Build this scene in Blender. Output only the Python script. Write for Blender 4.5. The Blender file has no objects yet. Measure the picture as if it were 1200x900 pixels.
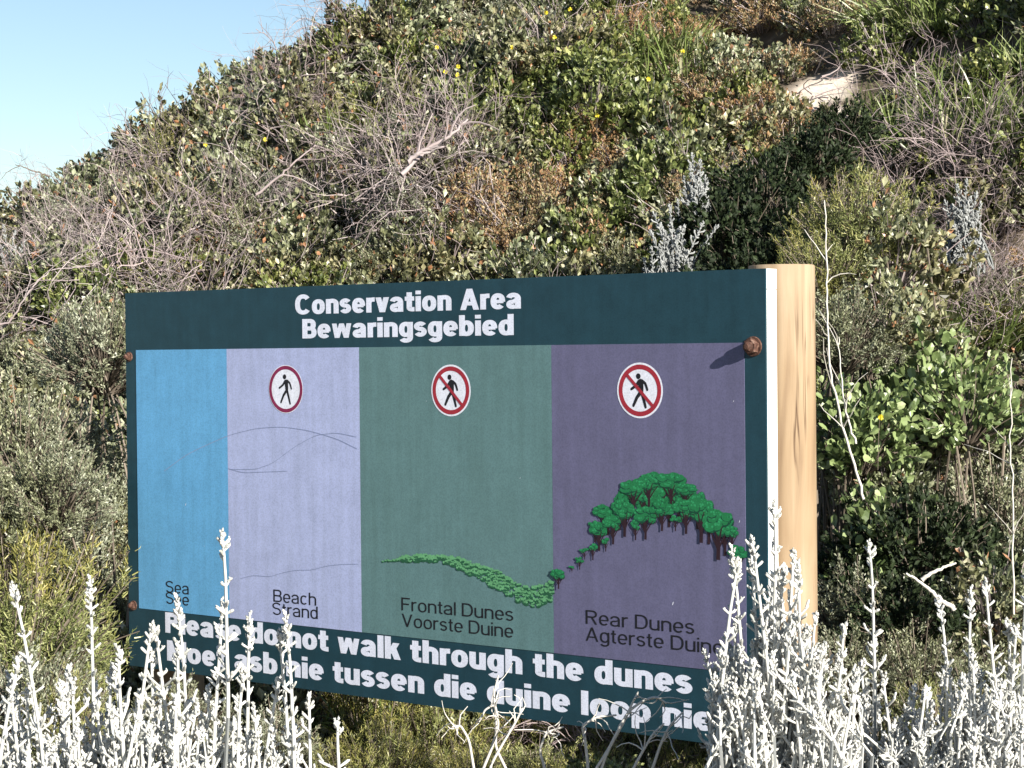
import bpy, math, random
import numpy as np
from mathutils import Matrix, Vector

random.seed(7)
RS = np.random.RandomState(11)
S = bpy.context.scene
COL = S.collection

# ------------------------------------------------------------------ camera
FPX, PITCH, ROLL = 2358.9, -0.0155, -0.0093
EYE = Vector((0.0, 0.0, 1.6))
cp, sp, cr, sr = math.cos(PITCH), math.sin(PITCH), math.cos(ROLL), math.sin(ROLL)
FWD = Vector((0, cp, sp)); ZP = Vector((0, -sp, cp)); XP = Vector((1, 0, 0))
RGT = XP * cr + ZP * sr
UPV = ZP * cr - XP * sr
cam = bpy.data.cameras.new('camera')
cam.lens = FPX / 1200 * 36; cam.sensor_width = 36; cam.sensor_fit = 'HORIZONTAL'
cam.clip_start = 0.1; cam.clip_end = 3000
co = bpy.data.objects.new('camera', cam); COL.objects.link(co)
co.matrix_world = Matrix(((RGT.x, UPV.x, -FWD.x, EYE.x), (RGT.y, UPV.y, -FWD.y, EYE.y),
                          (RGT.z, UPV.z, -FWD.z, EYE.z), (0, 0, 0, 1)))
S.camera = co

# ------------------------------------------------------------------ light
SIGN_YAW = 0.6743                      # the sign recedes to the left
T_AX = Vector((math.cos(SIGN_YAW), -math.sin(SIGN_YAW), 0))       # along the board, to its right
N_AX = Vector((-math.sin(SIGN_YAW), -math.cos(SIGN_YAW), 0))      # out of its face
TO_SUN = (T_AX * 1.0 + Vector((0, 0, 0.41)) + N_AX * 0.27).normalized()
SUN_EL = math.asin(TO_SUN.z); SUN_AZ = math.atan2(TO_SUN.x, TO_SUN.y)
w = bpy.data.worlds.new('World'); S.world = w; w.use_nodes = True
nt = w.node_tree; nt.nodes.clear()
sky = nt.nodes.new('ShaderNodeTexSky'); sky.sky_type = 'NISHITA'; sky.sun_disc = False
sky.sun_elevation = SUN_EL; sky.sun_rotation = SUN_AZ
sky.air_density = 1.0; sky.dust_density = 0.25; sky.ozone_density = 1.6
bg = nt.nodes.new('ShaderNodeBackground'); bg.inputs['Strength'].default_value = 0.062
wo = nt.nodes.new('ShaderNodeOutputWorld')
nt.links.new(sky.outputs[0], bg.inputs[0]); nt.links.new(bg.outputs[0], wo.inputs[0])
sl = bpy.data.lights.new('sun', 'SUN'); sl.energy = 5.0; sl.angle = math.radians(0.5); sl.color = (1.0, 0.94, 0.84)
so = bpy.data.objects.new('sun', sl); COL.objects.link(so)
so.rotation_euler = TO_SUN.to_track_quat('Z', 'Y').to_euler()
S.view_settings.view_transform = 'Standard'; S.view_settings.look = 'None'
S.view_settings.exposure = 1.18; S.view_settings.gamma = 1.0
S.cycles.max_bounces = 6; S.cycles.diffuse_bounces = 3; S.cycles.transparent_max_bounces = 4

# ------------------------------------------------------------------ helpers
def tag(o, label=None, cat=None, group=None, kind=None):
    if label: o['label'] = label
    if cat: o['category'] = cat
    if group: o['group'] = group
    if kind: o['kind'] = kind
    return o

def empty(name, loc=(0, 0, 0), rz=0.0, sc=1.0):
    o = bpy.data.objects.new(name, None); COL.objects.link(o)
    o.location = loc; o.rotation_euler = (0, 0, rz); o.scale = (sc, sc, sc)
    o.empty_display_size = 0.1
    return o

def link(name, me, parent=None, loc=None, rot=None, sc=None):
    o = bpy.data.objects.new(name, me); COL.objects.link(o)
    if parent: o.parent = parent
    if loc is not None: o.location = loc
    if rot is not None: o.rotation_euler = rot
    if sc is not None: o.scale = (sc, sc, sc) if not hasattr(sc, '__len__') else sc
    return o

class Geo:
    """collects triangles / quads with a per-vertex value v and a material slot"""
    def __init__(self):
        self.V = []; self.F = {3: [], 4: []}; self.M = {3: [], 4: []}; self.A = []; self.n = 0
    def add(self, v, f, mat=0, val=0.5):
        v = np.asarray(v, float).reshape(-1, 3); f = np.asarray(f, int)
        self.V.append(v); k = f.shape[1]
        self.F[k].append(f + self.n); self.M[k].append(np.full(len(f), mat))
        self.A.append(np.broadcast_to(np.asarray(val, float), (len(v),)).copy()); self.n += len(v)
    def mesh(self, name, mats, smooth=False):
        V = np.concatenate(self.V); A = np.concatenate(self.A)
        me = bpy.data.meshes.new(name)
        loops = []; tot = []; mi = []
        for k in (3, 4):
            if self.F[k]:
                f = np.concatenate(self.F[k]); loops.append(f.ravel()); tot.append(np.full(len(f), k)); mi.append(np.concatenate(self.M[k]))
        loops = np.concatenate(loops); tot = np.concatenate(tot); mi = np.concatenate(mi)
        me.vertices.add(len(V)); me.vertices.foreach_set('co', V.ravel())
        me.loops.add(len(loops)); me.loops.foreach_set('vertex_index', loops)
        me.polygons.add(len(tot)); st = np.concatenate([[0], np.cumsum(tot)[:-1]])
        me.polygons.foreach_set('loop_start', st); me.polygons.foreach_set('loop_total', tot)
        me.polygons.foreach_set('material_index', mi)
        me.polygons.foreach_set('use_smooth', np.full(len(tot), smooth))
        for m in mats: me.materials.append(m)
        at = me.attributes.new('v', 'FLOAT', 'POINT'); at.data.foreach_set('value', A)
        me.update(calc_edges=True)
        return me

def unit(a):
    return a / np.maximum(np.linalg.norm(a, axis=-1, keepdims=True), 1e-9)

def stamp(g, tv, tf, P, D, scale, mat=0, val=None, rs=RS, up=None):
    """copies of a small template mesh (its +Y along D) at points P"""
    N = len(P); D = unit(D)
    r = rs.normal(size=(N, 3)) if up is None else up + rs.normal(size=(N, 3)) * 0.45
    X = unit(np.cross(D, r)); Z = np.cross(X, D)
    sc = np.broadcast_to(np.asarray(scale, float), (N, 3)) if np.ndim(scale) == 2 or np.ndim(scale) == 1 and len(np.shape(scale)) == 1 and len(scale) == 3 else np.repeat(np.asarray(scale, float)[:, None], 3, 1)
    v = (tv[None, :, 0, None] * X[:, None] * sc[:, 0, None, None] + tv[None, :, 1, None] * D[:, None] * sc[:, 1, None, None]
         + tv[None, :, 2, None] * Z[:, None] * sc[:, 2, None, None]) + P[:, None]
    k = len(tv)
    f = (tf[None] + (np.arange(N) * k)[:, None, None]).reshape(-1, tf.shape[1])
    if val is None: val = rs.rand(N)
    g.add(v.reshape(-1, 3), f, mat, np.repeat(np.broadcast_to(val, (N,)), k))

def tube(g, pts, rad, sides=4, mat=0, val=0.5, cap=False):
    pts = np.asarray(pts, float); K = len(pts); rad = np.broadcast_to(np.asarray(rad, float), (K,))
    t = unit(np.gradient(pts, axis=0)); ref = np.array([0.31, 0.17, 0.93])
    if abs(np.dot(t[0], ref)) > 0.9: ref = np.array([1.0, 0.1, 0.0])
    X = unit(np.cross(t, ref)); Y = np.cross(t, X)
    a = np.arange(sides) * 2 * np.pi / sides
    v = pts[:, None] + rad[:, None, None] * (np.cos(a)[None, :, None] * X[:, None] + np.sin(a)[None, :, None] * Y[:, None])
    i = np.arange(K - 1)[:, None] * sides; j = np.arange(sides)[None]
    f = np.stack([i + j, i + (j + 1) % sides, i + sides + (j + 1) % sides, i + sides + j], -1).reshape(-1, 4)
    g.add(v.reshape(-1, 3), f, mat, val)
    if cap:
        c = np.concatenate([v[-1], pts[-1:] + t[-1:] * rad[-1] * 0.8]); fs = [[q, (q + 1) % sides, sides] for q in range(sides)]
        g.add(c, fs, mat, val)

def box(g, lo, hi, mat=0, val=0.5):
    x0, y0, z0 = lo; x1, y1, z1 = hi
    v = [(x0, y0, z0), (x1, y0, z0), (x1, y1, z0), (x0, y1, z0), (x0, y0, z1), (x1, y0, z1), (x1, y1, z1), (x0, y1, z1)]
    g.add(v, [(3, 2, 1, 0), (4, 5, 6, 7), (0, 1, 5, 4), (1, 2, 6, 5), (2, 3, 7, 6), (3, 0, 4, 7)], mat, val)

# ------------------------------------------------------------------ materials
def mat_new(name):
    m = bpy.data.materials.new(name); m.use_nodes = True
    t = m.node_tree; b = t.nodes['Principled BSDF']
    return m, t, b

def ramp(t, stops):
    r = t.nodes.new('ShaderNodeValToRGB'); e = r.color_ramp.elements
    while len(e) < len(stops): e.new(0.5)
    for k, (p, c) in enumerate(stops): e[k].position = p; e[k].color = (*c, 1)
    return r

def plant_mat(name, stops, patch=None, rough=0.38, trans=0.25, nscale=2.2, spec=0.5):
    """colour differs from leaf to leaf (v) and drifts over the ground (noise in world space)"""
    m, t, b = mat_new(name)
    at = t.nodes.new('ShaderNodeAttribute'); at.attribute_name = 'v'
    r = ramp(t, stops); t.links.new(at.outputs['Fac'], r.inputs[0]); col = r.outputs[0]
    if patch:
        gp = t.nodes.new('ShaderNodeNewGeometry'); n = t.nodes.new('ShaderNodeTexNoise'); n.inputs['Scale'].default_value = nscale
        n.inputs['Detail'].default_value = 2; t.links.new(gp.outputs['Position'], n.inputs['Vector'])
        pr = ramp(t, [(0.42, (0, 0, 0)), (0.62, (1, 1, 1))]); t.links.new(n.outputs['Fac'], pr.inputs[0])
        mx = t.nodes.new('ShaderNodeMix'); mx.data_type = 'RGBA'; mx.blend_type = 'MULTIPLY'
        t.links.new(pr.outputs[0], mx.inputs['Factor']); t.links.new(col, mx.inputs[6]); mx.inputs[7].default_value = (*patch, 1); col = mx.outputs[2]
    t.links.new(col, b.inputs['Base Color']); b.inputs['Roughness'].default_value = rough
    b.inputs['Specular IOR Level'].default_value = spec
    if trans:
        tr = t.nodes.new('ShaderNodeBsdfTranslucent'); ms = t.nodes.new('ShaderNodeMixShader'); ms.inputs[0].default_value = trans
        t.links.new(col, tr.inputs[0]); t.links.new(b.outputs[0], ms.inputs[1]); t.links.new(tr.outputs[0], ms.inputs[2])
        t.links.new(ms.outputs[0], t.nodes['Material Output'].inputs[0])
    return m

def print_mat(name, c, rough=0.42, var=0.06, scale=14):
    m, t, b = mat_new(name)
    tc = t.nodes.new('ShaderNodeTexCoord'); n = t.nodes.new('ShaderNodeTexNoise'); n.inputs['Scale'].default_value = scale
    n.inputs['Detail'].default_value = 5; n.inputs['Roughness'].default_value = 0.7
    t.links.new(tc.outputs['Object'], n.inputs['Vector'])
    lo = tuple(x * (1 - var) for x in c); hi = tuple(min(1, x * (1 + var)) for x in c)
    r = ramp(t, [(0.35, lo), (0.65, hi)]); t.links.new(n.outputs['Fac'], r.inputs[0])
    mp = t.nodes.new('ShaderNodeMapping'); mp.inputs['Scale'].default_value = (9, 1, 0.7); t.links.new(tc.outputs['Object'], mp.inputs[0])
    n3 = t.nodes.new('ShaderNodeTexNoise'); n3.inputs['Scale'].default_value = 4; n3.inputs['Detail'].default_value = 6; t.links.new(mp.outputs[0], n3.inputs['Vector'])
    st = ramp(t, [(0.35, (0.90, 0.90, 0.885)), (0.6, (1, 1, 1))]); t.links.new(n3.outputs['Fac'], st.inputs[0])
    n4 = t.nodes.new('ShaderNodeTexNoise'); n4.inputs['Scale'].default_value = 220; n4.inputs['Detail'].default_value = 2; t.links.new(tc.outputs['Object'], n4.inputs['Vector'])
    s4 = ramp(t, [(0.3, (0.86, 0.86, 0.86)), (0.6, (1.06, 1.06, 1.06))]); t.links.new(n4.outputs['Fac'], s4.inputs[0])
    m3 = t.nodes.new('ShaderNodeMix'); m3.data_type = 'RGBA'; m3.blend_type = 'MULTIPLY'; m3.inputs['Factor'].default_value = 1
    m4 = t.nodes.new('ShaderNodeMix'); m4.data_type = 'RGBA'; m4.blend_type = 'MULTIPLY'; m4.inputs['Factor'].default_value = 1
    t.links.new(r.outputs[0], m3.inputs[6]); t.links.new(st.outputs[0], m3.inputs[7]); t.links.new(m3.outputs[2], m4.inputs[6]); t.links.new(s4.outputs[0], m4.inputs[7])
    t.links.new(m4.outputs[2], b.inputs['Base Color'])
    n2 = t.nodes.new('ShaderNodeTexNoise'); n2.inputs['Scale'].default_value = 60; t.links.new(tc.outputs['Object'], n2.inputs['Vector'])
    rr = t.nodes.new('ShaderNodeMapRange'); rr.inputs[3].default_value = rough - 0.08; rr.inputs[4].default_value = rough + 0.12
    t.links.new(n2.outputs['Fac'], rr.inputs[0]); t.links.new(rr.outputs[0], b.inputs['Roughness'])
    b.inputs['Specular IOR Level'].default_value = 0.3
    return m

M = {}
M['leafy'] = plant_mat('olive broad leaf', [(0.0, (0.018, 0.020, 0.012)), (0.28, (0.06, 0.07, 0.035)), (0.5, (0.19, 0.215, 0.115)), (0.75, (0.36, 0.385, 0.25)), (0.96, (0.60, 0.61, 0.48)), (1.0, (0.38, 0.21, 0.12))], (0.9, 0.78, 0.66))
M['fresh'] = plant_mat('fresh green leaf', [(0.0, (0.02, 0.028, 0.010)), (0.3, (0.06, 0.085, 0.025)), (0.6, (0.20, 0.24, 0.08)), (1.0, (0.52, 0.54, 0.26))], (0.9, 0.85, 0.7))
M['fine'] = plant_mat('grey green fine leaf', [(0.0, (0.03, 0.032, 0.02)), (0.3, (0.12, 0.13, 0.08)), (0.65, (0.32, 0.34, 0.24)), (1.0, (0.58, 0.59, 0.48))], (0.85, 0.85, 0.7))
M['needle'] = plant_mat('yellow green needle leaf', [(0.0, (0.03, 0.04, 0.012)), (0.4, (0.16, 0.19, 0.06)), (0.7, (0.34, 0.36, 0.15)), (1.0, (0.60, 0.59, 0.32))], (1.0, 0.85, 0.6))
M['russet'] = plant_mat('dry russet leaf', [(0.0, (0.12, 0.08, 0.05)), (0.3, (0.34, 0.22, 0.12)), (0.5, (0.44, 0.34, 0.20)), (0.75, (0.20, 0.22, 0.10)), (1.0, (0.46, 0.46, 0.30))], (1.0, 0.8, 0.7))
M['blade'] = plant_mat('green grass blade', [(0.0, (0.09, 0.12, 0.035)), (0.6, (0.20, 0.26, 0.08)), (0.85, (0.32, 0.36, 0.16)), (1.0, (0.48, 0.44, 0.30))], (0.8, 0.85, 0.7))
M['fleshy'] = plant_mat('fleshy pale green leaf', [(0.0, (0.05, 0.08, 0.03)), (0.3, (0.11, 0.155, 0.055)), (0.7, (0.25, 0.32, 0.13)), (1.0, (0.50, 0.55, 0.32))], None, rough=0.4, trans=0.15, spec=0.5)
M['dark'] = plant_mat('shade-coloured dark leaf', [(0.0, (0.008, 0.012, 0.006)), (0.6, (0.02, 0.032, 0.013)), (0.93, (0.045, 0.065, 0.028)), (1.0, (0.20, 0.24, 0.13))], None, rough=0.6, trans=0.1, spec=0.2)  # leaf colour painted near black to stand for shade between the shrubs
M['twig'] = plant_mat('weathered dead twig', [(0.0, (0.11, 0.09, 0.09)), (0.5, (0.27, 0.225, 0.225)), (1.0, (0.48, 0.42, 0.41))], (0.85, 0.8, 0.8), rough=0.8, trans=0)
M['stem'] = plant_mat('brown shrub stem', [(0.0, (0.06, 0.045, 0.032)), (1.0, (0.20, 0.165, 0.13))], None, rough=0.8, trans=0)
M['pale'] = plant_mat('bleached pale wood', [(0.0, (0.42, 0.39, 0.34)), (1.0, (0.62, 0.59, 0.54))], None, rough=0.75, trans=0)
M['silver'] = plant_mat('woolly white leaf', [(0.0, (0.30, 0.31, 0.29)), (0.35, (0.52, 0.52, 0.49)), (1.0, (0.74, 0.74, 0.71))], None, rough=0.85, trans=0.12, spec=0.2)
M['silver_dull'] = plant_mat('woolly grey leaf', [(0.0, (0.17, 0.18, 0.18)), (1.0, (0.38, 0.39, 0.385))], None, rough=0.85, trans=0.12, spec=0.2)
M['yellow'] = plant_mat('yellow petal', [(0.0, (0.62, 0.50, 0.03)), (1.0, (0.80, 0.72, 0.06))], None, trans=0.2)
M['grey'] = plant_mat('mauve grey twiglet', [(0.0, (0.17, 0.13, 0.13)), (1.0, (0.38, 0.31, 0.31))], None, rough=0.8, trans=0)

M['board'] = print_mat('dark blue green paint', (0.014, 0.048, 0.068), 0.38, 0.12)
M['sea'] = print_mat('sea blue print', (0.125, 0.36, 0.62))
M['beach'] = print_mat('pale lilac print', (0.385, 0.43, 0.66))
M['front'] = print_mat('grey green print', (0.108, 0.200, 0.208))
M['rear'] = print_mat('purple print', (0.125, 0.122, 0.215))
M['letter'] = print_mat('pale letter vinyl', (0.72, 0.75, 0.88), 0.5, 0.02)
M['ink'] = print_mat('black ink', (0.012, 0.012, 0.016), 0.5, 0.02)
M['red'] = print_mat('faded red print', (0.33, 0.025, 0.04), 0.5)
M['maroon'] = print_mat('faded maroon print', (0.22, 0.02, 0.075), 0.5)
M['white'] = print_mat('white print', (0.74, 0.76, 0.86), 0.5, 0.02)
M['frame'] = print_mat('white frame paint', (0.72, 0.71, 0.69), 0.5, 0.04)
M['tg1'] = print_mat('tree green', (0.015, 0.17, 0.06), 0.5)
M['tg2'] = print_mat('tree green light', (0.03, 0.28, 0.11), 0.5)
M['tg3'] = print_mat('tree green dark', (0.006, 0.055, 0.03), 0.5)
M['tk'] = print_mat('tree trunk brown', (0.028, 0.012, 0.018), 0.5)
M['gc1'] = print_mat('creeper green light', (0.13, 0.36, 0.17), 0.5)
M['gc2'] = print_mat('creeper green dark', (0.02, 0.10, 0.05), 0.5)
M['scratch'] = print_mat('scratch line', (0.25, 0.29, 0.46), 0.6)

def rust_mat():
    m, t, b = mat_new('rusty iron')
    n = t.nodes.new('ShaderNodeTexNoise'); n.inputs['Scale'].default_value = 90; n.inputs['Detail'].default_value = 6
    tc = t.nodes.new('ShaderNodeTexCoord'); t.links.new(tc.outputs['Object'], n.inputs['Vector'])
    r = ramp(t, [(0.3, (0.035, 0.016, 0.011)), (0.55, (0.10, 0.045, 0.03)), (0.75, (0.26, 0.17, 0.13))])
    t.links.new(n.outputs['Fac'], r.inputs[0]); t.links.new(r.outputs[0], b.inputs['Base Color'])
    b.inputs['Roughness'].default_value = 0.75; b.inputs['Metallic'].default_value = 0.2
    bp = t.nodes.new('ShaderNodeBump'); bp.inputs['Strength'].default_value = 0.6; bp.inputs['Distance'].default_value = 0.002
    t.links.new(n.outputs['Fac'], bp.inputs['Height']); t.links.new(bp.outputs[0], b.inputs['Normal'])
    return m
M['rust'] = rust_mat()

def wood_mat():
    m, t, b = mat_new('bare pine pole')
    tc = t.nodes.new('ShaderNodeTexCoord')
    def noise(sc, det, vec, dist=0.0):
        mp = t.nodes.new('ShaderNodeMapping'); mp.inputs['Scale'].default_value = vec
        t.links.new(tc.outputs['Object'], mp.inputs[0])
        n = t.nodes.new('ShaderNodeTexNoise'); n.inputs['Scale'].default_value = sc; n.inputs['Detail'].default_value = det
        n.inputs['Distortion'].default_value = dist; t.links.new(mp.outputs[0], n.inputs['Vector']); return n
    g = noise(26, 8, (1, 1, 0.07), 0.9); k = noise(3.0, 3, (1, 1, 0.8), 0.3)
    r = ramp(t, [(0.25, (0.21, 0.145, 0.09)), (0.45, (0.275, 0.20, 0.125)), (0.58, (0.31, 0.232, 0.15)), (0.75, (0.35, 0.275, 0.19))])
    t.links.new(g.outputs['Fac'], r.inputs[0])
    gr = ramp(t, [(0.35, (1, 1, 1)), (0.7, (0.86, 0.80, 0.72))]); t.links.new(k.outputs['Fac'], gr.inputs[0])
    mx = t.nodes.new('ShaderNodeMix'); mx.data_type = 'RGBA'; mx.blend_type = 'MULTIPLY'; mx.inputs['Factor'].default_value = 1
    t.links.new(r.outputs[0], mx.inputs[6]); t.links.new(gr.outputs[0], mx.inputs[7])
    # drying checks: long thin dark splits
    c = noise(16, 3, (1, 1, 0.045), 0.15); cr_ = ramp(t, [(0.488, (1, 1, 1)), (0.50, (0.25, 0.17, 0.11)), (0.512, (1, 1, 1))])
    t.links.new(c.outputs['Fac'], cr_.inputs[0])
    c2 = noise(4, 2, (1, 1, 0.5)); cg = ramp(t, [(0.52, (0, 0, 0)), (0.60, (1, 1, 1))]); t.links.new(c2.outputs['Fac'], cg.inputs[0])
    m2 = t.nodes.new('ShaderNodeMix'); m2.data_type = 'RGBA'; m2.blend_type = 'MULTIPLY'
    t.links.new(cg.outputs[0], m2.inputs['Factor']); t.links.new(mx.outputs[2], m2.inputs[6]); t.links.new(cr_.outputs[0], m2.inputs[7])
    t.links.new(m2.outputs[2], b.inputs['Base Color']); b.inputs['Roughness'].default_value = 0.8
    bp = t.nodes.new('ShaderNodeBump'); bp.inputs['Strength'].default_value = 0.5; bp.inputs['Distance'].default_value = 0.004
    t.links.new(g.outputs['Fac'], bp.inputs['Height']); t.links.new(bp.outputs[0], b.inputs['Normal'])
    return m
M['wood'] = wood_mat()

def ground_mat(sand_spots):
    m, t, b = mat_new('dune sand and litter')
    gp = t.nodes.new('ShaderNodeNewGeometry')
    n = t.nodes.new('ShaderNodeTexNoise'); n.inputs['Scale'].default_value = 9; n.inputs['Detail'].default_value = 8
    t.links.new(gp.outputs['Position'], n.inputs['Vector'])
    lit = ramp(t, [(0.3, (0.045, 0.034, 0.024)), (0.55, (0.10, 0.078, 0.055)), (0.75, (0.20, 0.165, 0.125))])
    t.links.new(n.outputs['Fac'], lit.inputs[0])
    sn = ramp(t, [(0.3, (0.42, 0.35, 0.29)), (0.7, (0.60, 0.53, 0.46))]); t.links.new(n.outputs['Fac'], sn.inputs[0])
    acc = None
    for (x, y, z, r) in sand_spots:
        d = t.nodes.new('ShaderNodeVectorMath'); d.operation = 'DISTANCE'; d.inputs[1].default_value = (x, y, z)
        t.links.new(gp.outputs['Position'], d.inputs[0])
        mr = t.nodes.new('ShaderNodeMapRange'); mr.inputs[1].default_value = r; mr.inputs[2].default_value = r * 0.55
        t.links.new(d.outputs['Value'], mr.inputs[0])
        if acc is None: acc = mr.outputs[0]
        else:
            q = t.nodes.new('ShaderNodeMath'); q.operation = 'MAXIMUM'; t.links.new(acc, q.inputs[0]); t.links.new(mr.outputs[0], q.inputs[1]); acc = q.outputs[0]
    mx = t.nodes.new('ShaderNodeMix'); mx.data_type = 'RGBA'
    t.links.new(acc, mx.inputs['Factor']); t.links.new(lit.outputs[0], mx.inputs[6]); t.links.new(sn.outputs[0], mx.inputs[7])
    t.links.new(mx.outputs[2], b.inputs['Base Color']); b.inputs['Roughness'].default_value = 0.95
    bp = t.nodes.new('ShaderNodeBump'); bp.inputs['Strength'].default_value = 0.8; bp.inputs['Distance'].default_value = 0.03
    t.links.new(n.outputs['Fac'], bp.inputs['Height']); t.links.new(bp.outputs[0], b.inputs['Normal'])
    return m

# ------------------------------------------------------------------ terrain
CX = [-60, -14, -8, -5, -3.6, -3.05, -2.54, -1.73, -0.9, -0.2, 1.0, 3.0, 5.0, 9, 16, 60]
CZ = [0.0, 0.0, 0.3, 1.1, 1.78, 2.10, 2.58, 3.06, 3.42, 3.60, 4.0, 4.8, 5.5, 6.4, 5.0, 0.5]
def height(x, y):
    x = np.asarray(x, float); y = np.asarray(y, float)
    c = np.interp(x, CX, CZ)
    s = np.clip((y - 6.7) / 5.6, 0, 1); s = s * 0.55 + 0.45 * s * s * (3 - 2 * s)
    f = 1 - np.clip((y - 14) / 60, 0, 1) ** 0.8
    h = c * s * f
    h = h + 0.55 * np.exp(-((x - 2.95) / 0.85) ** 2 - ((y - 9.4) / 1.3) ** 2)
    h = h - 0.38 * 0.3 * np.exp(-((x - 1.55) / 0.32) ** 2 - ((y - 9.6) / 1.5) ** 2)
    k = np.clip((y - 6) / 2, 0, 1) * np.exp(-(np.hypot(x, y - 10) / 12) ** 2)
    h = h + k * (0.10 * np.sin(2.1 * x + 1.3 * y) + 0.07 * np.sin(3.7 * x - 2.9 * y + 1) + 0.05 * np.sin(6.3 * x + 5.1 * y + 2))
    return h + 0.03 * np.sin(1.7 * x + 0.4) * np.sin(1.1 * y)

def hz(x, y): return float(height(x, y))

def at(u, v, Y):
    """the point seen at photo pixel (u, v), Y metres ahead"""
    d = FWD + RGT * ((u - 600) / FPX) + UPV * ((450 - v) / FPX)
    return EYE + d * (Y / d.y)

def on_hill(u, v, lift=0.0):
    Y = 5.0
    while Y < 30:
        p = at(u, v, Y)
        if p.z < hz(p.x, p.y) + lift: return Vector((p.x, p.y, hz(p.x, p.y)))
        Y += 0.03
    return None

def to_px(P):
    P = np.asarray(P, float) - np.array(EYE)
    d = P @ np.array(FWD); return 600 + FPX * (P @ np.array(RGT)) / d, 450 - FPX * (P @ np.array(UPV)) / d

xs = np.unique(np.concatenate([-np.geomspace(8, 1500, 30), np.arange(-8, 8.01, 0.1), np.geomspace(8, 1500, 30)]))
ys = np.unique(np.concatenate([-np.geomspace(2, 1500, 30), np.arange(-2, 15.01, 0.1), np.geomspace(15, 1500, 34)]))
gx, gy = np.meshgrid(xs, ys); gz = height(gx, gy)
nx, ny = len(xs), len(ys)
ii = (np.arange(ny - 1)[:, None] * nx + np.arange(nx - 1)[None]).ravel()
g = Geo(); g.add(np.stack([gx, gy, gz], -1).reshape(-1, 3), np.stack([ii, ii + 1, ii + nx + 1, ii + nx], -1))
sand = []
for (u, v, r) in [(962, 108, 0.19), (935, 122, 0.14), (1024, 38, 0.11), (1005, 75, 0.07), (900, 135, 0.08), (985, 140, 0.12), (985, 95, 0.12)]:
    p = on_hill(u, v)
    if p: sand.append((p.x, p.y, p.z, r))
tag(link('ground', g.mesh('ground', [ground_mat(sand)], True)), kind='structure')

# ------------------------------------------------------------------ the sign
SW, SH = 2.44, 1.222
sign = empty('information_sign', (-0.3122, 5.8387, 0.0), -SIGN_YAW)
SZ = 1.1958                                    # height of the board's middle
tag(sign, 'conservation area sign board with four coloured panels, standing on wooden posts', 'sign')
SC = Vector((-0.3122, 5.8387, SZ))
def bp_(u, v):
    """photo pixel to board coordinates (x along it, z up from its middle)"""
    d = FWD + RGT * ((u - 600) / FPX) + UPV * ((450 - v) / FPX)
    k = (SC - EYE).dot(N_AX) / d.dot(N_AX); q = EYE + d * k - SC
    return q.dot(T_AX), q.z

# local frame: +X along the board, -Y out of its face
def sheet(g, poly, lay, mat=0):
    """flat convex polygon of the print, lay = distance in front of the face (m)"""
    n = len(poly); v = [(x, -lay, SZ + z) for x, z in poly]
    if n == 4: g.add(v, [(0, 1, 2, 3)], mat); return
    c = np.mean(np.asarray(poly), 0); v.append((c[0], -lay, SZ + c[1]))
    g.add(v, [(k, (k + 1) % n, n) for k in range(n)], mat)

def rect(g, x0, x1, z0, z1, lay, mat=0): sheet(g, [(x0, z0), (x1, z0), (x1, z1), (x0, z1)], lay, mat)

g = Geo(); box(g, (-SW / 2, 0.0, SZ - SH / 2), (SW / 2, 0.006, SZ + SH / 2))
o = link('face_board', g.mesh('face_board', [M['board']]), sign)
TH = 0.056
def rail(lo, hi):
    g = Geo(); box(g, lo, hi); o = link('frame_rail', g.mesh('frame_rail', [M['frame']]), sign)
    bv = o.modifiers.new('edge', 'BEVEL'); bv.width = 0.0015; bv.segments = 2
RH = 0.052
rail((-SW / 2, 0.0065, SZ + SH / 2 - RH), (SW / 2, TH, SZ + SH / 2))
rail((-SW / 2, 0.0065, SZ - SH / 2), (SW / 2, TH, SZ - SH / 2 + RH))
rail((SW / 2 - 0.05, 0.0065, SZ - SH / 2 + RH + 0.0008), (SW / 2 - 0.0008, TH, SZ + SH / 2 - RH - 0.0008))
rail((-SW / 2 + 0.0008, 0.0065, SZ - SH / 2 + RH + 0.0008), (-SW / 2 + 0.05, TH, SZ + SH / 2 - RH - 0.0008))
g = Geo(); box(g, (-SW / 2 + 0.06, 0.03, SZ - SH / 2 + 0.06), (SW / 2 - 0.06, 0.04, SZ + SH / 2 - 0.06)); link('back_board', g.mesh('back_board', [M['frame']]), sign)
PZ0, PZ1 = -0.419, 0.4245
for nm, a, b, mk in [('sea_panel', -1.169, -0.7426, 'sea'), ('beach_panel', -0.7419, -0.1776, 'beach'),
                     ('frontal_dunes_panel', -0.1769, 0.5385, 'front'), ('rear_dunes_panel', 0.5392, 1.157, 'rear')]:
    g = Geo(); box(g, (a, -0.0012, SZ + PZ0), (b, -0.0001, SZ + PZ1)); link(nm, g.mesh(nm, [M[mk]]), sign)

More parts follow.
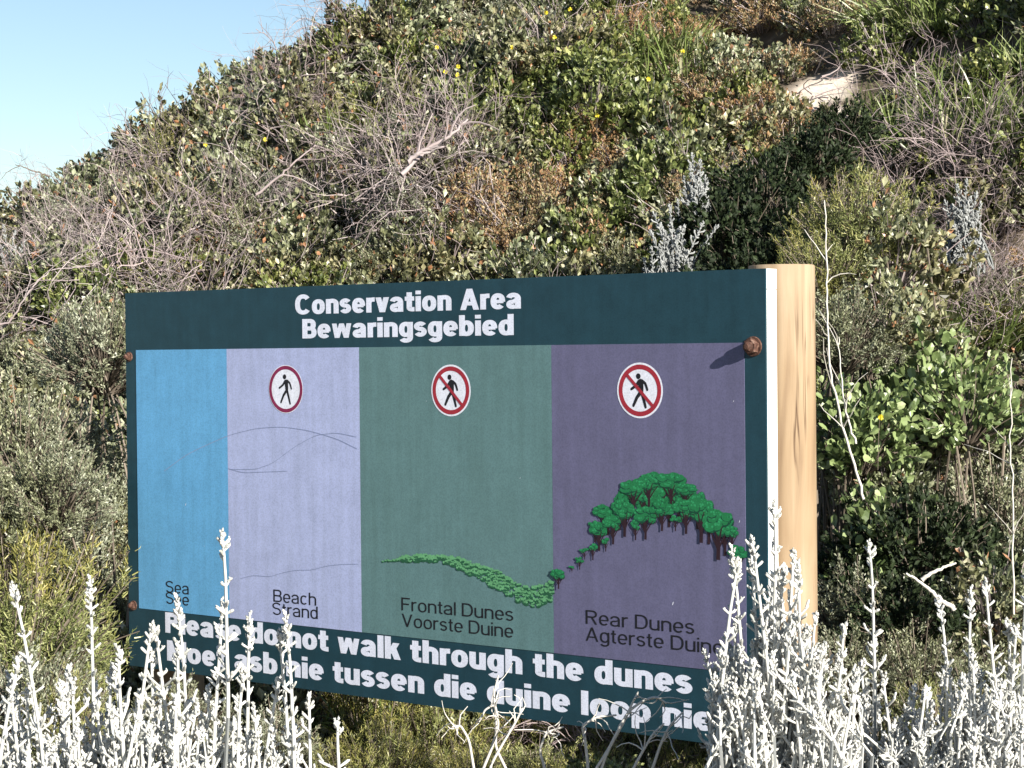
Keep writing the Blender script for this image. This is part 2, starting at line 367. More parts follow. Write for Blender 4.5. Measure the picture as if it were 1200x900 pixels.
# posts: round poles behind the board
def post(x):
    g = Geo(); K = 26; sides = 36; rs = np.random.RandomState(int(x * 10) + 40)
    zz = np.linspace(-0.4, SZ + SH / 2 + (0.010 if x > 0 else -0.06), K); zz = np.append(zz, zz[-1] + 0.003)
    a = np.arange(sides) * 2 * np.pi / sides
    r = 0.0855 * (1 + 0.008 * np.sin(2 * a + 0.6)[None] + 0.006 * np.sin(zz * 2.3 + x)[:, None] + 0.004 * np.sin(3 * a[None] + zz[:, None] * 1.7))
    # a drying split down the side that faces the path
    for a0, z0, z1, dp in [(-2.05, SZ + 0.02, SZ + 0.52, 0.10), (-0.9, SZ - 0.5, SZ - 0.1, 0.07), (0.4, 0.2, 0.9, 0.08)]:
        da = np.abs((a[None] - a0 + 0.05 * np.sin(zz * 5)[:, None] + np.pi) % (2 * np.pi) - np.pi)
        win = np.clip((zz - z0) / 0.1, 0, 1) * np.clip((z1 - zz) / 0.1, 0, 1)
        r = r * (1 - dp * (da < 0.09) * win[:, None])
    r[-1] *= 0.965
    v = np.stack([x + r * np.cos(a), TH + 0.087 + r * np.sin(a), np.repeat(zz[:, None], sides, 1)], -1)
    i = np.arange(K)[:, None] * sides; j = np.arange(sides)[None]
    f = np.stack([i + j, i + (j + 1) % sides, i + sides + (j + 1) % sides, i + sides + j], -1).reshape(-1, 4)
    g.add(v.reshape(-1, 3), f)
    top = np.concatenate([v[-1], [[x, TH + 0.087, zz[-1]]]]); g.add(top, [(k, (k + 1) % sides, sides) for k in range(sides)])
    link('post', g.mesh('post', [M['wood']], True), sign)
post(SW / 2 - 0.038); post(-SW / 2 + 0.075)

# bolts: washer, hex nut and rounded rod end
def bolt(x, z, s=1.0, rot=0.2):
    e = Geo()
    def prism(r0, r1, y0, y1, n, ph=0.0):
        a = np.arange(n) * 2 * np.pi / n + ph
        v = np.concatenate([np.stack([x + r0 * np.cos(a), np.full(n, y0), SZ + z + r0 * np.sin(a)], -1), np.stack([x + r1 * np.cos(a), np.full(n, y1), SZ + z + r1 * np.sin(a)], -1), [[x, y1, SZ + z]]])
        e.add(v, [(k, (k + 1) % n, n + (k + 1) % n, n + k) for k in range(n)]); e.add(v, [(n + k, n + (k + 1) % n, 2 * n) for k in range(n)])
    prism(0.026 * s, 0.025 * s, 0.0, -0.004, 20)
    prism(0.0205 * s, 0.0205 * s, -0.004, -0.018 * s, 6, rot); prism(0.0205 * s, 0.0175 * s, -0.018 * s, -0.021 * s, 6, rot)
    prism(0.0125 * s, 0.0125 * s, -0.021 * s, -0.030 * s, 12); prism(0.0125 * s, 0.006 * s, -0.030 * s, -0.035 * s, 12)
    link('bolt', e.mesh('bolt', [M['rust']]), sign)
bolt(1.183, 0.4145, 1.0, 0.3); bolt(1.186, -0.412, 1.0, 0.7); bolt(-1.203, 0.403, 0.62, 0.1); bolt(-1.196, -0.412, 0.62, 0.5)

# ---- lettering: strokes with their own pen, so one alphabet serves the heavy and the light text
class Pen:
    def __init__(s, g, lay, wx, wy, fx, fz, sx, sz, mat=0):
        s.g, s.lay, s.wx, s.wy, s.fx, s.fz, s.sx, s.sz, s.mat, s.k = g, lay, wx, wy, fx, fz, sx, sz, mat, 0
    def poly(s, pts):
        s.k = (s.k + 1) % 12
        sheet(s.g, [(s.fx + x * s.sx, s.fz + z * s.sz) for x, z in pts], s.lay + 0.00002 * s.k, s.mat)
    def ribbon(s, pts, k=1.0, kend=None):
        p = np.asarray(pts, float); t = unit(np.gradient(p, axis=0)); n = np.stack([-t[:, 1] * s.wx, t[:, 0] * s.wy], 1) * k
        if kend is not None: n *= np.linspace(1, kend, len(p))[:, None]
        s.k = (s.k + 1) % 12
        a, b = p + n, p - n; v = []
        for q in range(len(p)):
            for e in (a[q], b[q]): v.append((s.fx + e[0] * s.sx, -(s.lay + 0.00002 * s.k), SZ + s.fz + e[1] * s.sz))
        s.g.add(v, [(2 * q, 2 * q + 1, 2 * q + 3, 2 * q + 2) for q in range(len(p) - 1)], s.mat)
    def arc(s, cx, cz, rx, rz, a0, a1, e=2.35, k=1.0, n=22, kend=None):
        a = np.radians(np.linspace(a0, a1, n)); c, q = np.cos(a), np.sin(a)
        s.ribbon(np.stack([cx + rx * np.sign(c) * np.abs(c) ** (2 / e), cz + rz * np.sign(q) * np.abs(q) ** (2 / e)], 1), k, kend)
    def vert(s, x, z0, z1): s.poly([(x - s.wx, z0), (x + s.wx, z0), (x + s.wx, z1), (x - s.wx, z1)])
    def hor(s, x0, x1, z, k=1.0): s.poly([(x0, z - s.wy * k), (x1, z - s.wy * k), (x1, z + s.wy * k), (x0, z + s.wy * k)])
    def diag(s, x0, z0, x1, z1, k=1.05): w_ = s.wx * k; s.poly([(x0 - w_, z0), (x0 + w_, z0), (x1 + w_, z1), (x1 - w_, z1)])

def glyph(P, ch, heavy):
    wx, wy = P.wx, P.wy; X = 0.73; D = -0.27; h = heavy
    def o_(x0, w_, z0=0.0, z1=X): P.arc(x0 + w_ / 2, (z0 + z1) / 2, w_ / 2 - wx, (z1 - z0) / 2 - wy, 0, 360, n=40)
    bw = 0.68 if h else 0.62                   # bowl width
    L, R = wx, bw - wx; ov = 0.012
    if ch == 'o': o_(0, bw + 0.02, -ov, X + ov); return bw + 0.02
    if ch in 'bdpqg':
        o_(0, bw, -ov, X + ov)
        if ch == 'b': P.vert(L, 0, 1.0)
        if ch == 'd': P.vert(R, 0, 1.0)
        if ch == 'p': P.vert(L, D, X)
        if ch == 'g':
            P.vert(R, -0.02, X); P.arc(bw / 2, -0.02, bw / 2 - wx, -D - wy + 0.0, 0, -155, n=16)
        return bw
    if ch == 'e' or ch == 'c':
        w_ = bw - (0.02 if ch == 'c' else 0); cx = w_ / 2; rx = w_ / 2 - wx; rz = X / 2 + ov - wy
        if ch == 'e':
            P.arc(cx, X / 2, rx, rz, -4, 318, n=34); P.hor(wx, w_ - wx * 0.6, X / 2 - 0.01, 0.78)
        else: P.arc(cx, X / 2, rx, rz, 42, 318, n=30)
        return w_
    if ch == 'a':
        w_ = bw - 0.01; r = w_ - wx
        P.vert(r - 0.005, 0, X * 0.68); P.arc(w_ / 2 - 0.01, X * 0.62, w_ / 2 - wx + 0.005, X * 0.38 + ov - wy, 0, 165, n=16)
        P.arc((w_ - wx) / 2 + 0.01, 0.205, (w_ - wx) / 2 - wx * 0.95 + 0.015, 0.217 - wy, 70, 330, n=24, k=0.95)
        P.ribbon([((w_ - wx) / 2 + 0.02, 0.41 - wy), (r - wx * 0.3, X * 0.60)], 0.85)
        return w_ + 0.02
    if ch in 'nhu':
        if ch == 'u':
            P.vert(L, 0.22, X); P.vert(R, 0, X); P.arc(bw / 2, 0.26, bw / 2 - wx, 0.26 + ov - wy, 180, 350, n=16)
        else:
            P.vert(L, 0, 1.0 if ch == 'h' else X); P.vert(R, 0, X - 0.25); P.arc(bw / 2, X - 0.26, bw / 2 - wx, 0.26 + ov - wy, 0, 172, n=16)
        return bw
    if ch == 'r':
        P.vert(L, 0, X); P.arc(0.36 if h else 0.33, X - 0.30, 0.36 - wx if h else 0.33 - wx, 0.30 + ov - wy, 92, 175, n=9); P.hor(0.34 if h else 0.30, 0.44 if h else 0.38, X + ov - wy, 1.0)
        return 0.43 if h else 0.38
    if ch == 'i': P.vert(L, 0, X); P.vert(L, 1.0 - max(0.12, 2 * wy * 0.85), 1.0); return 2 * wx
    if ch == 'l': P.vert(L, 0, 1.0); return 2 * wx
    if ch == 't':
        q = 0.09 + wx; P.vert(q, 0.16, 0.93); P.hor(0, q + wx + 0.11, X - wy, 0.95)
        P.arc(q + 0.17, 0.18, 0.17, 0.18 - wy, 180, 268, n=8); P.hor(q + 0.13, q + wx + 0.12, wy * 1.0); return q + wx + 0.12
    if ch == 'k':
        P.vert(L, 0, 1.0); P.diag(L + 0.10, 0.24, bw - wx - 0.04, X, 1.05); P.diag(bw - wx + 0.01, 0, L + 0.24, 0.47, 1.1); return bw + 0.02
    if ch == 'v': w_ = bw; P.diag(w_ / 2, 0, wx, X); P.diag(w_ / 2, 0, w_ - wx, X); return w_
    if ch == 'w':
        w_ = 1.02 if h else 0.88; q = w_ * 0.27; k = 0.9
        P.diag(q, 0, wx, X, k); P.diag(q, 0, w_ / 2, X, k); P.diag(w_ - q, 0, w_ / 2, X, k); P.diag(w_ - q, 0, w_ - wx, X, k); return w_
    if ch in 'sS':
        H_ = 1.0 if ch == 'S' else X; w_ = (0.78 if ch == 'S' else 0.60) if h else (0.74 if ch == 'S' else 0.54)
        rx = w_ / 2 - wx * 0.92; m = H_ * 0.52; r1 = (H_ + ov - m) / 2 - wy / 2; r2 = (m + ov) / 2 - wy / 2
        a = np.radians(np.linspace(22, 262, 16)); b = np.radians(np.linspace(82, -158, 16))
        p1 = np.stack([w_ / 2 + rx * np.cos(a), H_ + ov - wy - r1 + r1 * np.sin(a)], 1); p2 = np.stack([w_ / 2 + rx * np.cos(b), wy - ov + r2 + r2 * np.sin(b)], 1)
        P.ribbon(np.concatenate([p1, p2]), 0.97); return w_
    if ch == 'C': w_ = 0.88; P.arc(w_ / 2, 0.5, w_ / 2 - wx, 0.5 + ov - wy, 40, 320, n=34); return w_ - 0.02
    if ch == 'A':
        w_ = 0.90 if h else 0.84; P.diag(wx, 0, w_ / 2, 1.0, 1.0); P.diag(w_ - wx, 0, w_ / 2, 1.0, 1.0); P.hor(w_ * 0.22, w_ * 0.78, 0.30, 0.85); return w_
    if ch == 'V': w_ = 0.82; P.diag(w_ / 2, 0, wx, 1.0); P.diag(w_ / 2, 0, w_ - wx, 1.0); return w_
    if ch == 'M':
        w_ = 1.0; P.vert(wx, 0, 1); P.vert(w_ - wx, 0, 1); P.diag(w_ / 2, 0, wx + 0.04, 1.0, 0.8); P.diag(w_ / 2, 0, w_ - wx - 0.04, 1.0, 0.8); return w_
    if ch == 'F': P.vert(wx, 0, 1); P.hor(wx, 0.66, 1 - wy); P.hor(wx, 0.58, 0.50); return 0.66
    if ch == 'D':
        w_ = 0.80; P.vert(wx, 0, 1); P.hor(wx, 0.36, 1 - wy); P.hor(wx, 0.36, wy); P.arc(0.34, 0.5, w_ - 0.34 - wx, 0.5 - wy, -90, 90, n=22); return w_
    if ch in 'PRB':
        w_ = 0.74; m = 0.44 if ch == 'P' else 0.46
        P.vert(wx, 0, 1); P.hor(wx, 0.42, 1 - wy); P.hor(wx, 0.42, m + (wy if ch != 'B' else 0.05))
        zb = m + wy if ch != 'B' else m + 0.05; rz = (1 - wy - zb) / 2
        P.arc(0.40, zb + rz, w_ - 0.40 - wx - (0.03 if ch == 'B' else 0), rz, -90, 90, n=18)
        if ch == 'B': P.hor(wx, 0.42, wy); rz = (zb - wy) / 2; P.arc(0.41, wy + rz, w_ - 0.40 - wx, rz, -90, 90, n=18); return w_
        if ch == 'R': P.diag(w_ - wx * 0.9, 0, 0.40, m + wy * 0.6, 1.05); return w_ + 0.02
        return w_
    return 0.3

def write(name, text, x0, x1, z, cap, heavy, mat, lay):
    wx, wy = (0.135, 0.105) if heavy else (0.060, 0.054)
    gap = 0.055 if heavy else 0.115; space = 0.36 if heavy else 0.34
    def run(g, fx, sx):
        c = 0.0
        for ch in text:
            if ch == ' ': c += space; continue
            P = Pen(g, lay, wx, wy, fx + c * sx, z, sx, cap); c += glyph(P, ch, heavy) + gap
        return c - gap
    tot = run(Geo(), 0, 1); sx = (x1 - x0) / tot; c = 0.0
    for ch in text:
        if ch == ' ': c += space; continue
        g = Geo(); c += glyph(Pen(g, lay, wx, wy, x0 + c * sx, z, sx, cap), ch, heavy) + gap
        link('letter', g.mesh('letter', [mat]), sign)

LB, LP = 0.0004, 0.0018
write('lettering', 'Conservation Area', -0.440, 0.436, 0.5265, 0.0595, True, M['letter'], LB)
write('lettering', 'Bewaringsgebied', -0.4105, 0.408, 0.4535, 0.0585, True, M['letter'], LB)
write('lettering', 'Please do not walk through the dunes', -1.043, 0.9905, -0.4885, 0.066, True, M['letter'], LB)
write('lettering', 'Moet asb nie tussen die duine loop nie', -1.036, 1.055, -0.5785, 0.066, True, M['letter'], LB)
for txt, a, b, z in [('Sea', -1.0362, -0.927, -0.358), ('See', -1.0369, -0.9275, -0.394), ('Beach', -0.5456, -0.363, -0.3535), ('Strand', -0.550, -0.357, -0.3935),
                     ('Frontal Dunes', -0.0185, 0.398, -0.342), ('Voorste Duine', -0.017, 0.3975, -0.389), ('Rear Dunes', 0.649, 0.999, -0.330), ('Agterste Duine', 0.6485, 1.088, -0.376)]:
    write('caption', txt, a, b, z, 0.0375, False, M['ink'], LP)

# ---- the walking-figure roundels
def roundel(cx, cz, no):
    R = 0.0737; e = empty('roundel', (0, 0, 0)); e.parent = sign
    def disc(g, r0, r1, lay, n=48):
        a = np.arange(n) * 2 * np.pi / n
        v = []
        for r in (r0, r1): v += [(cx + r * math.cos(q), -lay, SZ + cz + r * math.sin(q)) for q in a]
        g.add(v, [(k, (k + 1) % n, n + (k + 1) % n, n + k) for k in range(n)])
    g = Geo(); disc(g, 0.0001, R if no else R * 1.0, LP); link('disc', g.mesh('disc', [M['white']]), e)
    g = Geo(); disc(g, R * (0.76 if no else 0.82), R * (0.93 if no else 0.97), LP + 0.0003); link('ring', g.mesh('ring', [M['red' if no else 'maroon']]), e)
    g = Geo(); P = Pen(g, LP + 0.0003, 1, 1, cx, cz, R, R)
    def limb(pts, w_, we=None):
        P.wx = P.wy = w_; P.ribbon(pts, 1.0, (we or w_) / w_)
        for (x, z), q in ((pts[0], w_), (pts[-1], we or w_)): P.poly([(x + q * math.cos(k * math.pi / 4), z + q * math.sin(k * math.pi / 4)) for k in range(8)])
    P.poly([(-0.06 + 0.10 * math.cos(k * math.pi / 8), 0.51 + 0.105 * math.sin(k * math.pi / 8)) for k in range(16)])
    t = 1.0 if no else 0.85
    limb([(0.03, 0.30), (0.06, 0.1), (0.07, -0.08)], 0.125 * t, 0.085 * t)
    limb([(0.10, 0.35), (0.24, 0.25), (0.29, 0.14), (0.33, 0.02)], 0.055 * t, 0.045 * t)
    limb([(-0.02, 0.34), (-0.16, 0.17), (-0.36, 0.05)], 0.06 * t, 0.05 * t)
    limb([(0.03, -0.08), (-0.12, -0.25), (-0.19, -0.38), (-0.28, -0.55)], 0.07 * t, 0.05 * t)
    limb([(0.09, -0.08), (0.17, -0.33), (0.25, -0.60)], 0.07 * t, 0.05 * t)
    link('walking_figure', g.mesh('walking_figure', [M['ink']]), e)
    if no:
        g = Geo(); P = Pen(g, LP + 0.0007, 1, 1, cx, cz, R, R); P.wx = P.wy = 0.062; P.ribbon([(-0.56, 0.56), (0.56, -0.56)])
        link('slash', g.mesh('slash', [M['red']]), e)
roundel(-0.4824, 0.2998, False); roundel(0.1782, 0.2988, True); roundel(0.8333, 0.3017, True)

# ---- printed trees and creepers
rs = np.random.RandomState(5)
def ell(g, x, z, rx, rz, lay, mat, n=10, j=0.10):
    a0 = rs.rand() * 6; sheet(g, [(x + rx * (1 + j * rs.randn()) * math.cos(a0 + k * 2 * math.pi / n), z + rz * (1 + j * rs.randn()) * math.sin(a0 + k * 2 * math.pi / n)) for k in range(n)], lay, mat)
tg = Geo(); lay = LP
TREES = [(420, 440, 240, 110), (520, 440, 250, 110), (650, 440, 260, 110), (740, 440, 250, 100), (860, 530, 320, 90), (330, 480, 340, 80), (945, 590, 400, 80), (600, 380, 165, 130), (520, 400, 215, 100), (700, 400, 210, 110), (390, 455, 270, 90), (800, 450, 250, 100), (260, 520, 400, 70), (575, 420, 250, 110), (545, 330, 145, 150), (662, 330, 150, 165), (465, 360, 180, 140), (740, 330, 205, 130), (305, 450, 320, 115), (205, 610, 545, 60), (250, 613, 515, 60), (140, 678, 640, 34), (180, 663, 595, 48),
         (283, 565, 400, 105), (318, 568, 490, 52), (357, 530, 375, 110), (418, 490, 300, 110), (475, 508, 400, 75), (528, 505, 330, 130), (615, 460, 300, 125), (686, 460, 370, 75),
         (742, 475, 290, 140), (822, 522, 270, 125), (912, 612, 340, 165), (985, 560, 430, 85), (1016, 690, 535, 105), (70, 765, 660, 84)]
for (zx, zb, zt, zw) in TREES:
    lay += 0.000004
    bx, bz = bp_(640 + zx / 4.5, 520 + zb / 4.5); _, tz = bp_(640 + zx / 4.5, 520 + zt / 4.5); xl, _ = bp_(640 + (zx - zw / 2) / 4.5, 520 + zt / 4.5); xr, _ = bp_(640 + (zx + zw / 2) / 4.5, 520 + zt / 4.5)
    hh = tz - bz; W2 = (xr - xl) / 2; cz = bz + hh * 0.74
    P = Pen(tg, lay, 1, 1, bx, bz, 1, 1, 2); P.wx = P.wy = hh * 0.035
    P.ribbon([(0, 0), (0.01 * hh, hh * 0.25), (0, hh * 0.55)], 1.2)
    for dx, dz in ((-0.75, 0.60), (-0.35, 0.66), (0.35, 0.66), (0.8, 0.58)): P.ribbon([(0, hh * 0.2), (dx * W2 * 0.5, hh * (dz - 0.12)), (dx * W2 * 0.8, hh * dz)], 0.7, 0.4)
    for q in range(26 if zw > 80 else 10):
        lay += 0.0000035
        a = rs.rand() * 6.28; rr = 0.80 * math.sqrt(rs.rand()); ex, ez = bx + W2 * rr * math.cos(a), cz + hh * 0.23 * rr * math.sin(a)
        rx, rz_ = W2 * (0.27 + 0.13 * rs.rand()), hh * (0.07 + 0.04 * rs.rand())
        ell(tg, ex, ez - rz_ * 0.22, rx * 1.05, rz_ * 1.08, lay, 3); ell(tg, ex, ez, rx, rz_, lay + 0.0000012, 0, 12)
        for s_ in range(3): ell(tg, ex + rx * rs.uniform(-0.6, 0.6), ez + rz_ * rs.uniform(-0.1, 0.6), rx * 0.24, rz_ * 0.3, lay + 0.0000023, 1, 7)
link('tree_picture', tg.mesh('tree_picture', [M['tg1'], M['tg2'], M['tk'], M['tg3']]), sign)
cg = Geo(); lay = LP
PATH = [(100, 300, 5), (190, 292, 10), (250, 285, 30), (330, 280, 36), (400, 282, 38), (520, 296, 40), (600, 325, 75), (700, 365, 110), (800, 415, 120), (900, 478, 110), (1000, 520, 110), (1080, 510, 130), (1138, 475, 110)]
for q in range(430):
    t = rs.rand() ** 0.8 * (len(PATH) - 1.001); i = int(t); f = t - i; a, b = PATH[i], PATH[i + 1]
    th = a[2] + (b[2] - a[2]) * f; px, pz = a[0] + (b[0] - a[0]) * f, a[1] + (b[1] - a[1]) * f + rs.uniform(-0.5, 0.5) * th
    x, z = bp_(430 + px / 5.217, 600 + pz / 5.217); lay += 0.000002; r = (0.006 + 0.003 * rs.rand()) * (0.5 if th < 15 else 1)
    ell(cg, x, z - r * 0.45, r * 1.2, r * 0.5, lay, 1, 7, 0.25)
    for s_ in range(3): ell(cg, x + r * (s_ - 1) * 0.7, z + r * rs.uniform(-0.1, 0.4), r * 0.5, r * 0.42, lay + 0.000001, 0, 6, 0.25)
link('creeper_picture', cg.mesh('creeper_picture', [M['gc1'], M['gc2']]), sign)
# pencil scratches and chips of bare paint
sg = Geo()
def scratch(pts, w_=0.0009):
    q = np.array([bp_(*p) for p in pts]); t = np.linspace(0, len(q) - 1, 6 * len(q)); q = np.stack([np.interp(t, np.arange(len(q)), q[:, k]) for k in (0, 1)], 1)
    for _ in range(3): q[1:-1] = (q[:-2] + 2 * q[1:-1] + q[2:]) / 4
    P = Pen(sg, LP, w_, w_, 0, 0, 1, 1); P.ribbon(q)
scratch([(193, 552), (220, 532), (268, 510), (300, 502), (330, 500), (360, 504), (395, 514), (419, 526)])
scratch([(270, 550), (300, 550), (320, 543), (345, 524), (370, 510), (395, 507), (418, 512)])
scratch([(268, 549), (285, 554), (310, 553), (337, 552)])
scratch([(282, 678), (298, 674), (316, 676), (332, 671), (348, 668), (366, 668), (384, 663), (404, 661), (420, 661)], 0.0009)
link('scratch_marks', sg.mesh('scratch_marks', [M['scratch']]), sign)
sg = Geo()
for u, v, r in [(789, 707, .006), (867, 611, .004), (218, 591, .005), (337, 552, .002), (770, 590, .003), (500, 470, .002), (610, 560, .0025), (240, 640, .002), (860, 470, .003), (700, 620, .002)]:
    x, z = bp_(u, v); P = Pen(sg, LP, 1, 1, x, z, r, r); P.poly([(-0.5, -0.9), (0.1, -0.5), (0.5, 0.9), (-0.1, 0.3)])
link('paint_chips', sg.mesh('paint_chips', [M['white']]), sign)

# ------------------------------------------------------------------ plant parts
LEAF_V = np.array([[0, 0, 0], [-0.36, 0.58, 0.07], [0, 0.55, -0.05], [0.36, 0.58, 0.07], [0, 1.0, 0.05]])
LEAF_F = np.array([[0, 2, 1], [0, 3, 2], [1, 2, 4], [2, 3, 4]])
OVAL_V = np.array([[0, 0, 0], [-0.30, 0.42, 0.05], [-0.30, 0.78, 0.06], [0, 1.0, 0.02], [0.30, 0.78, 0.06], [0.30, 0.42, 0.05], [0, 0.6, -0.05]])
OVAL_F = np.array([[0, 6, 1], [1, 6, 2], [2, 6, 3], [3, 6, 4], [4, 6, 5], [5, 6, 0]])
NEED_V = np.array([[-0.5, 0, 0], [0.5, 0, 0], [0.45, 0.6, 0.3], [-0.45, 0.6, 0.3], [0, 1.0, 0.1]])
NEED_F = np.array([[0, 1, 2], [0, 2, 3], [3, 2, 4]])
OCT_V = np.array([[0, 0, 0], [0.5, 0.45, 0], [0, 0.5, 0.5], [-0.5, 0.45, 0], [0, 0.5, -0.5], [0, 1, 0]])
OCT_F = np.array([[0, 2, 1], [0, 3, 2], [0, 4, 3], [0, 1, 4], [5, 1, 2], [5, 2, 3], [5, 3, 4], [5, 4, 1]])

_r = [(0.0, 0.30), (0.3, 0.42), (0.75, 0.5), (0.95, 0.34)]
FING_V = np.array([[q * math.cos(a * 2 * math.pi / 5), y, q * math.sin(a * 2 * math.pi / 5)] for y, q in _r for a in range(5)] + [[0, 1.03, 0]])
FING_F = np.array([f for i in range(3) for a in range(5) for f in ([i * 5 + a, i * 5 + 5 + a, i * 5 + (a + 1) % 5], [i * 5 + (a + 1) % 5, i * 5 + 5 + a, i * 5 + 5 + (a + 1) % 5])] + [[15 + a, 20, 15 + (a + 1) % 5] for a in range(5)])

def dome_tips(rs, n, R, H, lo=-0.05):
    z = rs.uniform(lo, 1, n); a = rs.rand(n) * 2 * np.pi; q = np.sqrt(np.maximum(0, 1 - z * z))
    D = np.stack([q * np.cos(a), q * np.sin(a), z], 1)
    lump = 0.80 + 0.16 * np.sin(3 * a + rs.rand() * 6) * q + 0.10 * np.sin(5 * z + 4 * a + rs.rand() * 6)
    r = lump * rs.uniform(0.62, 1.06, n)
    return D * r[:, None] * np.array([R, R, H]) + np.array([0, 0, 0.04]), D

def shrub(seed, R, H, ntips, leaf, lsz, per, spr, kind='leaf', aspect=1.0, droop=0.0, stem='stem', side=4, thick=0.004, extra=0):
    """foliage and branches meshes of one kind of shrub"""
    rs = np.random.RandomState(seed); tips, D = dome_tips(rs, ntips, R, H)
    fo, br = Geo(), Geo()
    sd = unit(D * 0.75 + np.array([0, 0, 0.45]) + rs.normal(size=D.shape) * 0.38)
    for k in range(ntips):
        e = tips[k]; b0 = np.array([e[0] * 0.15, e[1] * 0.15, -0.05]); c = b0 + (e - b0) * 0.45 + np.array([0, 0, 0.10 * H]) + rs.normal(size=3) * 0.04 * R
        t = np.linspace(0, 1, 6)[:, None]; p = (1 - t) ** 2 * b0 + 2 * t * (1 - t) * c + t * t * e
        tube(br, p, np.linspace(thick, thick * 0.35, 6), 3, 0, rs.rand())
    N = ntips * per; idx = np.repeat(np.arange(ntips), per); s = rs.rand(N) ** 0.8
    base = tips[idx] - sd[idx] * (s * spr)[:, None] + rs.normal(size=(N, 3)) * 0.006
    perp = unit(np.cross(sd[idx], rs.normal(size=(N, 3))))
    ld = sd[idx] * (0.55 + 0.5 * (1 - s))[:, None] + perp * 0.75 + np.array([0, 0, 0.12 - droop])
    sz = lsz * rs.uniform(0.65, 1.2, N)
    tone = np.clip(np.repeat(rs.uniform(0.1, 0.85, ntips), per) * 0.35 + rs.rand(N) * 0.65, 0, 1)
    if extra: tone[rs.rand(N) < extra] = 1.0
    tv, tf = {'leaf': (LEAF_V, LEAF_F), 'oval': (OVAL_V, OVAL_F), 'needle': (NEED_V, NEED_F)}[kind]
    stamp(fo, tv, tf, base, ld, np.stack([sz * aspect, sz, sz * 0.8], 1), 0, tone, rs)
    return fo.mesh('foliage', [M[leaf]]), br.mesh('branches', [M[stem]])

def wander(rs, p, d, L, n, curl, grav=0.0):
    out = [np.array(p, float)]; d = np.array(d, float); turn = rs.normal(size=3) * curl
    for k in range(n - 1):
        d = d + turn / n + rs.normal(size=3) * curl * 0.35; d[2] -= grav / n; d /= np.linalg.norm(d); out.append(out[-1] + d * L / (n - 1))
    return np.array(out)

def tangle(seed, n, R, H, r0, L=(0.4, 0.85), bias=(-0.7, 0, 0.30), mat='twig', forks=4):
    rs = np.random.RandomState(seed); g = Geo()
    for k in range(n):
        a = rs.rand() * 6.28; q = R * math.sqrt(rs.rand()) * 0.75; p = (q * math.cos(a), q * math.sin(a), rs.uniform(-0.05, H * 0.35))
        d = np.array(bias) + rs.normal(size=3) * 0.55; d[2] = abs(d[2]); d /= np.linalg.norm(d)
        ln = rs.uniform(*L); w_ = wander(rs, p, d, ln, 8, 0.75, 0.5); th = r0 * rs.uniform(0.6, 1.3)
        tube(g, w_, np.linspace(th, th * 0.35, 8), 4, 0, rs.rand())
        for j in range(forks):
            i = rs.randint(2, 7); dd = unit(w_[i + 0] - w_[i - 1]) + rs.normal(size=3) * 0.6
            tube(g, wander(rs, w_[i], dd / np.linalg.norm(dd), ln * rs.uniform(0.2, 0.5), 5, 0.7), np.linspace(th * 0.5, th * 0.2, 5), 3, 0, rs.rand())
    return g.mesh('twigs', [M[mat]])

def tuft(seed, n, H, w_, mat='blade', lean=(0.25, 0, 0), R=0.22):
    rs = np.random.RandomState(seed); g = Geo(); K = 6
    for k in range(n):
        a = rs.rand() * 6.28; q = R * math.sqrt(rs.rand()); p = np.array([q * math.cos(a), q * math.sin(a), 0]); h_ = H * rs.uniform(0.5, 1.1)
        d = np.array([0.45 * math.cos(a), 0.45 * math.sin(a), 1]) + np.array(lean) + rs.normal(size=3) * 0.22
        c = wander(rs, p, d / np.linalg.norm(d), h_, K, 0.3, 0.9); s = unit(np.cross(c[1] - c[0], rs.normal(size=3)))
        ww = w_ * rs.uniform(0.6, 1.2) * np.array([0.7, 1, 1, 0.8, 0.5, 0.08]); v = np.concatenate([c - s * ww[:, None], c + s * ww[:, None]])
        g.add(v, [(i, i + 1, K + i + 1, K + i) for i in range(K - 1)], 0, rs.rand())
    return g.mesh('blades', [M[mat]])

